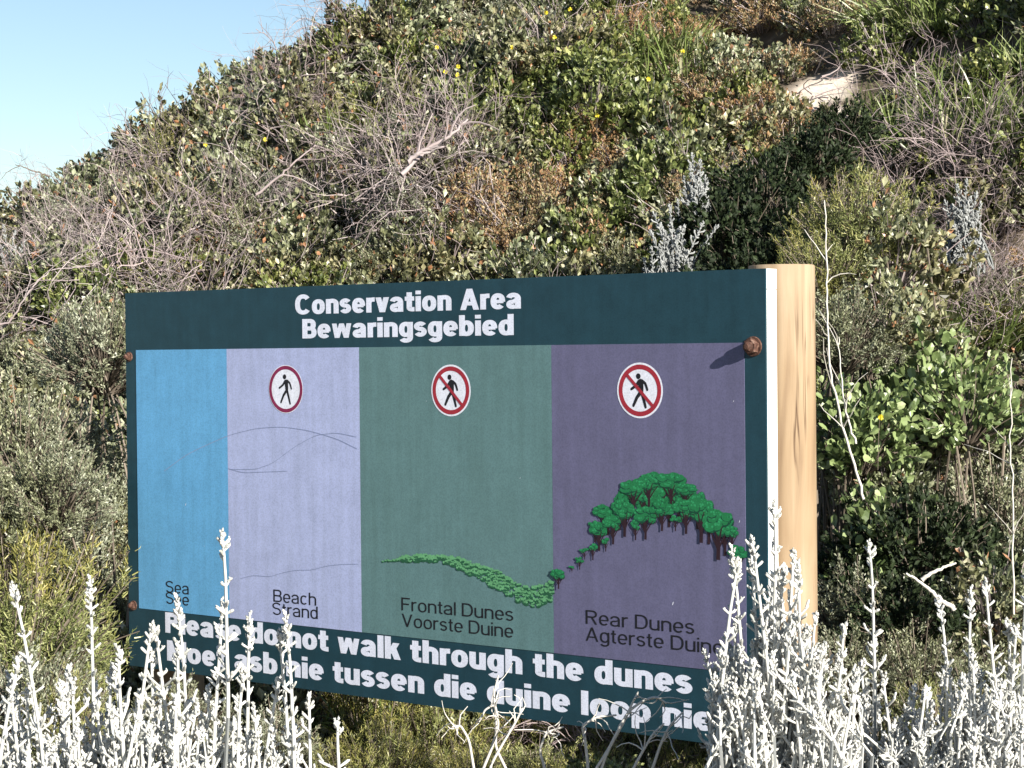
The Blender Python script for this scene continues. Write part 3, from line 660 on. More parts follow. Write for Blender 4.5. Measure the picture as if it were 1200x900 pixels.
def spike(seed, H, mat='silver', knob=0.0074, dens=0.85, side=0.027):
    """a woolly stem set with short knobbly side twigs"""
    rs = np.random.RandomState(seed); g = Geo(); K = 9
    c = wander(rs, (0, 0, 0), (rs.normal() * 0.03, rs.normal() * 0.03, 1), H, K, 0.07)
    tube(g, c, np.linspace(0.0048, 0.0030, K), 5, 0, 0.6)
    n = int(H / 0.0115 * dens); t = np.sort(rs.uniform(0.02, 1, n)); t[: n // 5] = rs.uniform(0.86, 1, n // 5)
    B = []; Dd = []; Sz = []; FB = []; FD = []; FS = []
    for k in range(n):
        f = t[k] * (K - 1); i = min(int(f), K - 2); p = c[i] + (c[i + 1] - c[i]) * (f - i); a = k * 2.4 + rs.rand()
        ln = side * rs.uniform(0.6, 1.25) * (1.35 - 0.75 * t[k]) * (1.9 if rs.rand() < 0.10 * (1 - t[k]) + 0.02 else 1)
        d = np.array([math.cos(a), math.sin(a), 0.55 + 0.5 * rs.rand() + 1.0 * max(0, t[k] - 0.85) / 0.15]); d /= np.linalg.norm(d); m_ = max(2, int(ln / (knob * 0.55)))
        FB.append(p); FD.append(d); FS.append((knob * rs.uniform(0.8, 1.1), ln, knob * rs.uniform(0.8, 1.1)))
        if ln > side * 1.2: FB.append(p + d * ln * 0.75); FD.append(d + np.array([0, 0, 0.9])); FS.append((knob * 0.95, ln * 0.5, knob * 0.95))
        for j in range(3):
            B.append(p + d * ln * rs.uniform(0.3, 0.95) + rs.normal(size=3) * 0.0013); Dd.append(d * 0.6 + np.array([0, 0, 0.5]) + rs.normal(size=3) * 0.4); Sz.append(knob * rs.uniform(0.5, 0.75))
    for j in range(16):
        B.append(c[-1] - np.array([0, 0, 0.03 * rs.rand()]) + rs.normal(size=3) * 0.0022); Dd.append(np.array([0, 0, 1]) + rs.normal(size=3) * 0.35); Sz.append(knob * rs.uniform(0.9, 1.4))
    Sz = np.array(Sz); stamp(g, OCT_V, OCT_F, np.array(B), np.array(Dd), np.stack([Sz * 0.82, Sz * 1.35, Sz * 0.82], 1), 0, None, rs)
    stamp(g, FING_V, FING_F, np.array(FB), np.array(FD), np.array(FS), 0, None, rs)
    return g.mesh('flower_spike', [M[mat]], True)

T = {}
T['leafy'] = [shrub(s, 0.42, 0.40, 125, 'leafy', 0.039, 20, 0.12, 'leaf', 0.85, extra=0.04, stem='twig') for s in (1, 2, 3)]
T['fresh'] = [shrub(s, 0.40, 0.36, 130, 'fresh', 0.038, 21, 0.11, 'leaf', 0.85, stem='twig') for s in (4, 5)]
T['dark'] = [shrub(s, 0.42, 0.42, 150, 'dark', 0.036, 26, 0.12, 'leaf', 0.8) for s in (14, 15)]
T['fine'] = [shrub(s, 0.42, 0.42, 330, 'fine', 0.020, 36, 0.10, 'leaf', 0.55) for s in (6, 7)]
T['needle'] = [shrub(s, 0.38, 0.42, 260, 'needle', 0.024, 40, 0.13, 'needle', 0.13) for s in (8, 9)]
T['russet'] = [shrub(s, 0.38, 0.26, 200, 'russet', 0.022, 24, 0.10, 'leaf', 0.6, stem='twig') for s in (10, 11)]
T['fleshy'] = [shrub(s, 0.36, 0.36, 120, 'fleshy', 0.044, 12, 0.14, 'oval', 0.95) for s in (12, 13)]
T['twigs'] = [(tangle(s, 52, 0.42, 0.40, 0.0034, (0.3, 0.65)),) for s in (20, 21, 22)]
T['greytwig'] = [(tangle(s, 60, 0.25, 0.5, 0.0026, (0.3, 0.6), (0.0, 0, 1.0), 'grey', 7),) for s in (23, 24)]
T['tuft'] = [(tuft(s, 420, 0.27, 0.0048, R=0.32),) for s in (30, 31)]
T['spike'] = [spike(s, h) for s, h in ((40, 0.40), (41, 0.42), (42, 0.36), (43, 0.38), (44, 0.30), (45, 0.30), (46, 0.24), (47, 0.24), (48, 0.18), (49, 0.18))]
T['gspike'] = [spike(s, h, 'silver_dull', 0.013, 1.0, 0.03) for s, h in ((50, 0.30), (51, 0.24), (52, 0.34))]

# ------------------------------------------------------------------ individual plants
PN = {2: ('foliage', 'branches'), 1: ('twigs',)}
def plant(name, kind, var, loc, label, cat='shrub', group=None, sc=1.0, rz=None, sz=None, tilt=(0, 0)):
    e = empty(name, loc, random.uniform(0, 6.28) if rz is None else rz); e.scale = (sc, sc, sc * (sz or 1)); e.rotation_euler[0], e.rotation_euler[1] = tilt
    tag(e, label, cat, group)
    parts = T[kind][var % len(T[kind])]
    for me, nm in zip(parts, PN[len(parts)]): link('blades' if kind == 'tuft' else nm, me, e)
    return e

def hillp(u, v, sink=0.0, lift=0.0):
    p = on_hill(u, v, lift) ; p = p or at(u, v, 12); return (p.x, p.y, p.z - sink)

first = {}
def P_(name, kind, var, u, v, label, lift=0.35, **k):
    """stand a plant on the slope so that its top half shows round photo pixel (u, v)"""
    p = on_hill(u, v, lift)
    if p is None: p = at(u, v, 12.2); p.z = hz(p.x, p.y)
    e = plant(name, kind, var, (p.x, p.y, hz(p.x, p.y) - 0.03), label, **k); return e

# leafy shrubs of the slope that can be told apart
P_('leafy_shrub', 'leafy', 0, 100, 205, 'leafy shrub poking up where the dune skyline drops at the left', sc=0.9)
P_('leafy_shrub', 'leafy', 1, 190, 180, 'leafy dark shrub on the skyline beside thin bare twigs standing against the sky', sc=0.9)
P_('leafy_shrub', 'leafy', 2, 470, 75, 'leafy shrub with upright dark sprigs against the sky near the top of the photo', sc=1.0)
P_('leafy_shrub', 'fresh', 0, 560, 70, 'fresh green leafy shrub on the dune crest beside the upright dark sprigs', sc=1.05)
P_('leafy_shrub', 'fresh', 1, 690, 60, 'fresh green shrub high on the dune with the most yellow flowers', sc=1.1)
P_('leafy_shrub', 'leafy', 0, 520, 245, 'olive leafy shrub just below the thick dead branch on the slope', sc=1.0)
P_('leafy_shrub', 'leafy', 1, 620, 270, 'olive leafy shrub above the word Area of the sign heading', sc=1.0)
P_('leafy_shrub', 'leafy', 2, 340, 265, 'olive leafy shrub behind the sign above the letters Con', sc=0.9)
P_('dry_shrub', 'russet', 0, 890, 60, 'dry orange brown low shrub left of the bare sand on the upper slope', sc=0.9)
P_('dry_shrub', 'russet', 1, 640, 165, 'reddish brown low shrub in the middle of the leafy slope', sc=1.0)
P_('grass_clump', 'tuft', 0, 1120, 90, 'tall green grass clump in the upper right corner beside the bare sand', cat='grass clump', sc=1.2)
P_('grass_clump', 'tuft', 1, 1165, 60, 'tall green grass clump nearest the top right corner', cat='grass clump', sc=1.2)
P_('twig_shrub', 'greytwig', 0, 1130, 170, 'mauve grey leafless shrub standing below the green grass at the right', sc=1.25)
P_('twig_shrub', 'greytwig', 1, 375, 75, 'wispy grey leafless shrub on the skyline left of the dark upright sprigs', sc=0.55)
P_('twig_shrub', 'greytwig', 0, 280, 110, 'small pinkish leafless shrub on the skyline halfway down the crest', sc=0.45)
P_('twig_shrub', 'greytwig', 1, 1150, 300, 'leafless brown grey shrub right of the post, below the silver clump', sc=1.0)
plant('twig_tangle', 'twigs', 0, hillp(440, 205, 0, 0.3), 'mauve dead branch tangle on the slope left of the thick dead branch', 'dead shrub', sc=1.1)
plant('twig_tangle', 'twigs', 1, hillp(200, 270, 0, 0.3), 'mauve dead branch tangle above the left end of the sign', 'dead shrub', sc=1.1)
plant('twig_tangle', 'twigs', 2, hillp(30, 330, 0, 0.3), 'dead branch tangle over a dark hollow at the left edge', 'dead shrub', sc=0.9)
def near(name, kind, var, u, v, Y, label, top=0.40, **k):
    """a plant Y metres ahead whose top reaches photo pixel (u, v)"""
    p = at(u, v, Y); sc = k.pop('sc', 1.0); g0 = hz(p.x, p.y)
    hgt = p.z - g0; k['sz'] = max(0.5, hgt / (top * sc))
    return plant(name, kind, var, (p.x, p.y, g0 - 0.02), label, sc=sc, **k)

def low(name, kind, var, u, v, Y, label, **k):
    """as near(), but the crown keeps its shape and stands on its own taller stems"""
    p = at(u, v, Y); sc = k.get('sc', 1.0); H = {'needle': 0.44, 'fine': 0.44, 'fleshy': 0.38, 'leafy': 0.42, 'fresh': 0.38, 'dark': 0.44, 'greytwig': 0.7, 'twigs': 0.55, 'russet': 0.3}[kind] * sc
    z = max(hz(p.x, p.y) - 0.02, p.z - H); e = plant(name, kind, var, (p.x, p.y, z), label, **k)
    g0 = hz(p.x, p.y)
    if z > g0 + 0.03:
        rs = np.random.RandomState(int(u)); g = Geo()
        for q in range(7):
            b = np.array([rs.normal() * 0.05, rs.normal() * 0.05, (g0 - z) / sc - 0.05]); b = b * np.array([1.5, 1.5, 1]); c = np.array([rs.normal() * 0.09, rs.normal() * 0.09, 0.14]); t = np.linspace(0, 1, 6)[:, None]
            tube(g, b + (c - b) * t + np.sin(t * 3.14) * rs.normal(size=3) * 0.09, np.linspace(0.0075, 0.004, 6), 5, 0, rs.rand())
        link('stems', g.mesh('stems', [M['stem']]), e)
    return e
for (kd, vr, u_, v_, Y_, sc_, lb) in [
    ('fine', 0, 985, 720, 5.6, .6, 'grey green fine leaved shrub behind the dense white bush at the post'),
    ('fine', 1, 1075, 715, 5.6, .6, 'dim fine leaved shrub directly under the pale broken stick'),
    ('needle', 0, 1085, 780, 5.3, .5, 'dim needle leaved shrub in the gap between the two right hand white bushes'),
    ('fine', 0, 1160, 735, 5.5, .7, 'dim fine leaved shrub right behind the lower right corner white bush'),
    ('leafy', 0, 1040, 700, 5.9, .6, 'dim leafy shrub behind the lone tall white spike'),
    ('leafy', 1, 1130, 650, 6.1, .7, 'dim leafy shrub just right of the pale sticks'),
    ('fine', 1, 30, 735, 5.3, .7, 'grey green fine leaved shrub behind the tallest spike of the lower left corner'),
    ('needle', 0, 70, 705, 5.9, .5, 'yellow green needle leaved shrub tucked against the lower left corner of the board'),
    ('needle', 1, 75, 770, 5.2, .5, 'needle leaved shrub between the two tall spikes at the lower left'),
    ('needle', 1, 410, 850, 5.5, .5, 'needle leaved shrub under the board at the right end of the left white bushes'),
    ('needle', 0, 560, 862, 5.2, .5, 'needle leaved shrub below the curling twigs at the bottom edge'),
    ('fine', 1, 770, 885, 4.95, .4, 'fine leaved shrub below the word nie at the bottom edge')]:
    low({'fine': 'fine_leaved_shrub', 'needle': 'needle_shrub', 'leafy': 'leafy_shrub'}[kd], kd, vr, u_, v_, Y_, lb, sc=sc_)
low('broad_leaf_shrub', 'fleshy', 0, 1090, 375, 7.0, 'pale green broad leaved shrub right of the post, its top leaves brightly lit', sc=1.0)
low('broad_leaf_shrub', 'fleshy', 1, 1005, 425, 6.6, 'pale green broad leaved shrub close beside the wooden post', sc=0.85)
low('broad_leaf_shrub', 'fleshy', 0, 1040, 560, 6.4, 'shaded broad leaved shrub low beside the post, under the brighter ones', sc=0.9)
low('feathery_shrub', 'needle', 0, 1000, 172, 7.5, 'feathery bright green shrub above and behind the top of the post', sc=1.0)
for (u_, v_, Y_, sc_, vr, lb) in [(850, 200, 8.0, .8, 0, 'dark shade-coloured shrub behind the silver clumps above the right part of the sign'), (895, 165, 8.4, .8, 1, 'dark shade-coloured shrub left of the top of the feathery one'),
    (880, 255, 7.6, .75, 0, 'dark shade-coloured shrub in the hollow just above the right corner of the board'), (950, 130, 8.9, .7, 0, 'dark shade-coloured shrub at the lower edge of the bare sand'),
    (990, 105, 9.3, .6, 1, 'dark shade-coloured shrub between the bare sand and the grass'), (930, 215, 7.9, .7, 1, 'dark shade-coloured shrub tucked behind the lower feathery shrub')]:
    low('shade_dark_shrub', 'dark', vr, u_, v_, Y_, lb, sc=sc_)  # shade of the hollow is put into the leaf colour of these
low('leafy_shrub', 'leafy', 0, 1045, 215, 7.4, 'leafy shrub at the right flank of the feathery green one', sc=0.9)
low('feathery_shrub', 'needle', 1, 965, 245, 7.3, 'lower feathery green shrub between the post top and the dark hollow', sc=0.7)
low('leafy_shrub', 'leafy', 1, 1040, 300, 7.1, 'leafy shrub under the feathery one and right of the post top', sc=0.8)
low('fine_leaved_shrub', 'fine', 1, 985, 320, 6.9, 'fine leaved shrub just right of the post top behind the tall pale stem', sc=0.7)
low('needle_shrub', 'needle', 0, 455, 822, 5.55, 'yellow green needle leaved shrub under the middle of the board', sc=0.62)
low('needle_shrub', 'needle', 1, 640, 853, 5.35, 'yellow green needle leaved shrub under the words tussen die duine', sc=0.5)
low('needle_shrub', 'needle', 1, 545, 850, 5.7, 'small needle leaved shrub between the two yellow green ones under the board', sc=0.5)
low('leafy_shrub', 'fresh', 0, 700, 872, 5.0, 'low leafy shrub under the words loop nie with a pair of round bright leaves', sc=0.4)
low('fine_leaved_shrub', 'fine', 1, 205, 782, 6.25, 'fine leaved shrub in the shade under the left end of the board', sc=0.6)
low('fine_leaved_shrub', 'fine', 0, 320, 812, 6.1, 'fine leaved shrub in the shade under the beach panel', sc=0.55)
low('needle_shrub', 'needle', 0, 20, 590, 6.0, 'yellow green needle leaved shrub left of the board behind the tall white spikes', sc=1.1)
low('needle_shrub', 'needle', 1, 5, 640, 5.8, 'yellow green needle leaved shrub cut by the left edge of the photo', sc=1.1)
low('fine_leaved_shrub', 'fine', 0, 25, 430, 6.9, 'grey green fine leaved shrub left of the blue sea panel', sc=0.95)
low('fine_leaved_shrub', 'fine', 1, 60, 500, 6.4, 'grey green fine leaved shrub crowding the left edge of the board beside the sea panel', sc=0.7)
low('fine_leaved_shrub', 'fine', 0, 10, 530, 6.4, 'grey green fine leaved shrub at the left border, under the larger one', sc=0.85)
low('fine_leaved_shrub', 'fine', 1, 120, 325, 7.6, 'grey green fine leaved shrub touching the top left corner of the board', sc=0.9)
low('fine_leaved_shrub', 'fine', 0, 1170, 500, 6.9, 'grey green fine leaved shrub at the right edge beside the broad leaved shrub', sc=1.1)
low('fine_leaved_shrub', 'fine', 1, 1010, 640, 6.0, 'fine leaved shrub low beside the post behind the lone white spike', sc=0.8)
low('leafy_shrub', 'leafy', 1, 1150, 420, 7.2, 'olive leafy shrub between the broad leaved shrub and the right edge of the photo', sc=0.9)
low('leafy_shrub', 'leafy', 2, 1040, 480, 6.9, 'olive leafy shrub filling the gap among the broad leaved ones', sc=0.8)
low('broad_leaf_shrub', 'fleshy', 1, 1130, 400, 6.7, 'pale green broad leaved shrub to the right of the brightest one', sc=0.8)
low('leafy_shrub', 'dark', 0, 1075, 545, 6.3, 'dark shade-coloured shrub in front of the broad leaved shrub, above the pale sticks', sc=0.75)
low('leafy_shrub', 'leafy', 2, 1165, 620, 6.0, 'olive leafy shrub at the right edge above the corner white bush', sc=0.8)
low('shade_dark_shrub', 'dark', 1, 1120, 600, 6.6, 'dark shade-coloured shrub behind the pale broken stick', sc=0.9)  # dark leaf colour paints the shade low in the scrub
low('shade_dark_shrub', 'dark', 1, 1005, 600, 6.3, 'dark shade-coloured shrub low beside the post, under the shaded broad leaves', sc=0.7)
low('shade_dark_shrub', 'dark', 0, 1060, 650, 5.8, 'dark shade-coloured shrub right under the short pale stick', sc=0.6)

# silver bushes -----------------------------------------------------------
SPM, GSM = T['spike'], T['gspike']
def silver_bush(name, base, tips, label, group=None, fill=40, spread=0.28, top=None, kind='spike', fillh=(0.10, 0.30)):
    """tips: world points the tallest spikes reach; shorter spikes fill the bush below them"""
    e = empty(name, base); tag(e, label, 'shrub', group); rs = np.random.RandomState(int(abs(base[0]) * 1000) % 9999)
    ms = SPM if kind == 'spike' else GSM; hts = [max(v.co.z for v in m.vertices) for m in ms]
    g = Geo()
    def put(tip, lean, k, s=1.0):
        m = ms[k]; h_ = hts[k] * s
        base_ = Vector(tip) - Vector((lean[0], lean[1], 1)).normalized() * h_
        o = link('flower_spike', m, e); q = Vector((lean[0], lean[1], 1)).to_track_quat('Z', 'Y'); ro = q.to_matrix() @ Matrix.Rotation(rs.rand() * 6.28, 3, 'Z')
        o.rotation_euler = ro.to_euler(); o.scale = (s, s, s); o.location = base_ - Vector(base)
        b = np.array(o.location); f = np.array([b[0] * 0.25 + rs.normal() * 0.02, b[1] * 0.25 + rs.normal() * 0.02, -0.02])
        t = np.linspace(0, 1, 5)[:, None]; c = (f + b) / 2 + np.array([b[0] * 0.2, b[1] * 0.2, -0.02]); tube(g, (1 - t) ** 2 * f + 2 * t * (1 - t) * c + t * t * b, np.linspace(0.006, 0.004, 5), 4, 0, rs.rand())
    for (tp, k) in tips:
        if kind != 'spike': put(tp, ((tp[0] - base[0]) * 4, rs.normal() * 0.15), k, 0.6); continue
        d = np.array(tp) - np.array(base); put(tp, (d[0] * 0.06 + rs.normal() * 0.035, d[1] * 0.06 + rs.normal() * 0.035), k)
    zt = np.mean([t[0][2] for t in tips]) if top is None else top
    for q in range(fill):
        a = rs.rand() * 6.28; r = math.sqrt(rs.rand()) * spread; x, y = base[0] + r * math.cos(a), base[1] + r * math.sin(a)
        z = zt - rs.uniform(*fillh) - 0.45 * (r / spread) ** 2 * 0.4
        if kind != 'spike': put((x, y, z), ((x - base[0]) * 7 + rs.normal() * 0.3, (y - base[1]) * 7 + rs.normal() * 0.25), rs.randint(len(ms)), rs.uniform(0.45, 0.7))
        elif q % 2: put((x, y, z - rs.uniform(0.0, 0.08)), (rs.normal() * 0.5, rs.normal() * 0.5), rs.randint(5, 10), rs.uniform(0.55, 0.85))
        else: put((x, y, z), ((x - base[0]) * 0.5 + rs.normal() * 0.09, (y - base[1]) * 0.5 + rs.normal() * 0.09), rs.randint(3, 10), rs.uniform(0.8, 1.1))
    link('stems', g.mesh('stems', [M['silver_dull']]), e)
    return e

def tips_at(lst, Y):
    r = random.Random(3); return [(tuple(at(u, v, Y + r.uniform(-0.08, 0.08))), k) for (u, v, k) in lst]
def bush_px(name, uc, Y, lst, label, **k):
    c = at(uc, 900, Y); return silver_bush(name, (c.x, c.y, hz(c.x, c.y)), tips_at(lst, Y), label, **k)

GL, GR = 'white woolly bushes in front of the left half of the sign', 'white woolly bushes at the right of the sign'
bush_px('woolly_bush', 60, 4.35, [(43, 677, 0), (107, 668, 1), (22, 783, 4), (67, 777, 5), (118, 777, 4), (88, 790, 6), (5, 765, 5)], 'white woolly bush at the lower left corner with two tall spikes', group=GL, fill=175, spread=0.27, top=at(0, 790, 4.35).z, fillh=(0.0, 0.24))
bush_px('woolly_bush', 200, 4.3, [(161, 725, 2), (178, 752, 3), (200, 730, 3), (227, 692, 1), (247, 695, 0), (268, 615, 0), (140, 750, 4), (146, 775, 6), (215, 745, 4)], 'white woolly bush carrying the tallest spike up over the sea panel', group=GL, fill=200, spread=0.25, top=at(0, 790, 4.3).z, fillh=(0.0, 0.24))
bush_px('woolly_bush', 315, 4.35, [(292, 718, 1), (330, 732, 2), (348, 712, 1), (365, 812, 6), (310, 790, 5), (393, 840, 7), (285, 775, 5)], 'white woolly bush under the beach panel with spikes over the word not', group=GL, fill=105, spread=0.18, top=at(0, 815, 4.35).z, fillh=(0.0, 0.22))
bush_px('woolly_bush', 915, 4.4, [(840, 652, 0), (865, 633, 1), (908, 580, 0), (885, 650, 1), (930, 630, 0), (937, 660, 2), (952, 715, 3), (973, 728, 3), (898, 625, 2), (915, 640, 3), (922, 655, 3), (893, 668, 3), (850, 720, 4), (905, 660, 2)], 'dense white woolly bush standing against the wooden post', group=GR, fill=300, spread=0.165, top=at(0, 690, 4.4).z, fillh=(0.0, 0.36))
bush_px('woolly_bush', 1025, 4.95, [(1025, 628, 0), (992, 762, 4), (1030, 748, 3), (1065, 802, 5), (1010, 775, 5), (1045, 785, 6)], 'white woolly bush with one tall lone spike right of the post', group=GR, fill=120, spread=0.15, top=at(0, 790, 4.95).z, fillh=(0.0, 0.26))
bush_px('woolly_bush', 1150, 4.8, [(1132, 687, 1), (1108, 697, 2), (1170, 677, 0), (1175, 730, 3), (1195, 590, 0), (1150, 760, 4), (1118, 790, 5), (1190, 720, 2)], 'white woolly bush at the lower right corner', group=GR, fill=230, spread=0.25, top=at(0, 770, 4.8).z, fillh=(0.0, 0.26))
def far_silver(u, v, Y, lst, label, **k):
    c = at(u, v, Y); return silver_bush('silver_clump', (c.x, c.y, c.z), [(tuple(at(a, b, Y)), i % 3) for i, (a, b) in enumerate(lst)], label, kind='gspike', group='silver clumps on the dune slope', **k)
def grounded(u, Y): p = at(u, 400, Y); return hz(p.x, p.y)
far_silver(790, 330, 7.7, [(770, 245), (785, 238), (800, 262), (820, 258), (842, 262), (758, 268), (775, 262)], 'silver clump with spikes rising over the top edge of the purple panel', fill=46, spread=0.13, top=at(0, 262, 7.7).z, fillh=(0.0, 0.15))
far_silver(815, 270, 8.3, [(815, 178), (808, 190), (825, 186), (832, 205), (800, 205)], 'silver clump on the slope above the other one, near the dark gully', fill=36, spread=0.09, top=at(0, 200, 8.3).z, fillh=(0.0, 0.12))
far_silver(1130, 268, 8.0, [(1120, 215), (1133, 208), (1142, 222), (1112, 232), (1150, 235)], 'small silver clump among grey twigs at the upper right', fill=36, spread=0.09, top=at(0, 228, 8.0).z, fillh=(0.0, 0.08))
far_silver(10, 320, 10.5, [(5, 262), (18, 268), (0, 275), (30, 280)], 'silver clump on the dune edge at the left border', fill=30, spread=0.14, top=at(0, 280, 10.5).z, fillh=(0.0, 0.12))

# bare stems, dead branches -------------------------------------------------
def stick(name, pts, r, label, cat, mat='pale', forks=0, seed=1, sides=6, group=None):
    """pts: (u, v, Y) along the branch; ground end first"""
    rs = np.random.RandomState(seed); P = np.array([tuple(at(*p)) for p in pts]); t = np.linspace(0, len(P) - 1, 5 * len(P)); Q = np.stack([np.interp(t, np.arange(len(P)), P[:, k]) for k in range(3)], 1)
    for _ in range(3): Q[1:-1] = (Q[:-2] + 2 * Q[1:-1] + Q[2:]) / 4
    Q[1:-1] += rs.normal(size=(len(Q) - 2, 3)) * 0.002; b = Q[0].copy(); e = empty(name, tuple(b)); tag(e, label, cat, group)
    g = Geo(); tube(g, Q - b, np.linspace(r, r * 0.4, len(Q)), sides, 0, 0.6, True); link('stem', g.mesh('stem', [M[mat]], True), e)
    if forks:
        g = Geo()
        for k in range(forks):
            i = rs.randint(len(Q) // 4, len(Q) - 1); d = unit(Q[i] - Q[i - 1]) + rs.normal(size=3) * 0.7
            tube(g, wander(rs, Q[i] - b, d / np.linalg.norm(d), rs.uniform(0.08, 0.22), 5, 0.6), np.linspace(r * 0.45, r * 0.2, 5), 4, 0, rs.rand())
        tag(link('side_twigs', g.mesh('side_twigs', [M[mat]]), e), kind='stuff')
    return e
stick('bare_stem', [(1012, 585, 6.0), (1000, 540, 6.0), (985, 490, 6.0), (972, 430, 6.0), (969, 360, 6.0), (968, 290, 6.0), (966, 235, 6.0)], 0.0045, 'tall thin pale stem rising just right of the wooden post', 'stem', forks=8, seed=2)
stick('bare_stem', [(1003, 520, 6.05), (990, 480, 6.05), (985, 430, 6.05), (983, 395, 6.05)], 0.0035, 'shorter thin pale stem beside the tall one', 'stem', forks=4, seed=3)
stick('bare_stem', [(1188, 720, 5.6), (1187, 600, 5.6), (1184, 500, 5.6), (1186, 420, 5.6)], 0.003, 'upright thin stem near the right edge of the photo', 'stem', forks=6, seed=4)
stick('fallen_stick', [(1118, 715, 5.6), (1100, 700, 5.6), (1083, 686, 5.6), (1062, 672, 5.6)], 0.008, 'pale broken stick lying in the dark scrub right of the post', 'stick', seed=5)
stick('fallen_stick', [(1080, 680, 5.7), (1098, 668, 5.7), (1120, 660, 5.75)], 0.007, 'shorter pale stick crossing the broken one', 'stick', seed=6)
stick('dead_branch', [(470, 205, 9.0), (500, 175, 9.1), (530, 158, 9.1), (548, 140, 9.2)], 0.012, 'thick dead grey branch lying on the middle of the slope', 'branch', 'twig', forks=6, seed=7)
stick('dead_branch', [(478, 190, 9.0), (495, 176, 9.0), (520, 172, 9.0)], 0.013, 'short stout dead stump beside the thick dead branch', 'branch', 'twig', forks=3, seed=8)
stick('dead_branch', [(-20, 385, 7.2), (10, 380, 7.2), (22, 360, 7.2), (38, 335, 7.2), (60, 315, 7.3), (90, 314, 7.3), (120, 305, 7.3)], 0.004, 'curved pale dead branch over the dark hollow at the left edge', 'branch', 'twig', forks=4, seed=9)
stick('dead_branch', [(300, 228, 9.0), (330, 205, 9.0), (345, 190, 9.0), (370, 170, 9.1)], 0.007, 'slanting pink grey dead branch above the left half of the sign', 'branch', 'twig', forks=6, seed=10)
for k, (u, v) in enumerate([(955, 122), (985, 95), (1010, 62)]):
    p = on_hill(u, v); q = Vector((p.x + 0.20, p.y + 0.1, hz(p.x + 0.20, p.y + 0.1) + 0.03)); g = Geo(); rs = np.random.RandomState(90 + k)
    for j in range(9): tube(g, wander(rs, rs.normal(size=3) * 0.05 + np.array([0, 0, 0.05]), unit(rs.normal(size=3) * np.array([1, 0.5, 0.25])), rs.uniform(0.12, 0.3), 6, 0.6), np.linspace(0.004, 0.0015, 6), 4, 0, rs.rand())
    e = empty('dead_spray', (p.x, p.y, p.z)); tag(e, ['dead twig spray lying low on the bare sand patch', 'dead twig spray in the middle of the bare sand', 'dead twig spray highest on the bare sand, beside the grass'][k], 'dead twigs'); link('twigs', g.mesh('twigs', [M['twig']]), e)
stick('sky_twig', [(200, 158, 12), (185, 140, 12), (176, 125, 12), (165, 108, 12)], 0.006, 'thin dark twig leaning left against the sky', 'twig', 'stem', forks=6, seed=11)
stick('sky_twig', [(202, 150, 12), (213, 138, 12), (222, 125, 12), (228, 108, 12)], 0.005, 'thin dark twig leaning right against the sky', 'twig', 'stem', forks=4, seed=12)
stick('sky_twig', [(58, 207, 11.8), (45, 202, 11.8), (28, 196, 11.8), (18, 193, 11.8)], 0.006, 'single flat lying twig against the sky above the left edge of the dune', 'twig', 'stem', forks=1, seed=13)
stick('sky_twig', [(322, 75, 12), (325, 60, 12), (318, 45, 12), (300, 34, 12)], 0.005, 'wispy twig against the sky halfway up the crest', 'twig', 'grey', forks=8, seed=14)
CURL = [[(560, 915, 4.85), (575, 880, 4.85), (585, 850, 4.85), (578, 815, 4.85), (584, 792, 4.85)], [(600, 915, 4.9), (580, 875, 4.9), (582, 850, 4.9), (580, 825, 4.9), (568, 832, 4.9), (565, 840, 4.9)],
        [(570, 905, 4.8), (590, 870, 4.8), (605, 845, 4.8), (612, 830, 4.8)], [(555, 900, 4.8), (550, 868, 4.8), (540, 850, 4.8), (530, 852, 4.8)],
        [(690, 915, 4.7), (712, 880, 4.7), (732, 845, 4.7), (740, 826, 4.7), (748, 811, 4.7)], [(700, 905, 4.7), (735, 835, 4.7), (752, 822, 4.7), (768, 816, 4.7), (781, 824, 4.7)],
        [(760, 915, 4.6), (775, 870, 4.6), (785, 850, 4.6), (800, 835, 4.6)], [(735, 915, 4.6), (748, 890, 4.6), (765, 860, 4.6), (778, 848, 4.6)], [(690, 905, 4.75), (686, 870, 4.75), (682, 850, 4.75), (700, 840, 4.75), (722, 838, 4.75)],
        [(640, 905, 4.9), (632, 880, 4.9), (640, 858, 4.9), (660, 852, 4.9)]]
e = empty('curly_twig_shrub', tuple(Vector((at(660, 900, 4.75).x, 4.75, 0)))); tag(e, 'leafless shrub with pale curling twigs in front of the lower edge of the board', 'shrub')
for k, c in enumerate(CURL):
    rs = np.random.RandomState(60 + k); P = np.array([tuple(at(*p)) for p in c]) - np.array(e.location)
    P = np.concatenate([[[P[0][0] * 0.5, P[0][1], 0.0]], P]); t = np.linspace(0, len(P) - 1, 6 * len(P)); Q = np.stack([np.interp(t, np.arange(len(P)), P[:, q]) for q in range(3)], 1)
    for _ in range(3): Q[1:-1] = (Q[:-2] + 2 * Q[1:-1] + Q[2:]) / 4
    g = Geo(); tube(g, Q, np.linspace(0.0045, 0.0024, len(Q)), 5, 0, 0.5, True)
    for j in range(7):
        i = rs.randint(len(Q) // 2, len(Q) - 1); d = unit(Q[i] - Q[i - 1]) + rs.normal(size=3) * 0.8; tube(g, wander(rs, Q[i], d / np.linalg.norm(d), rs.uniform(0.03, 0.09), 5, 0.9), np.linspace(0.002, 0.001, 5), 3, 0, 0.8)
    link('twig', g.mesh('twig', [M['pale']], True), e)

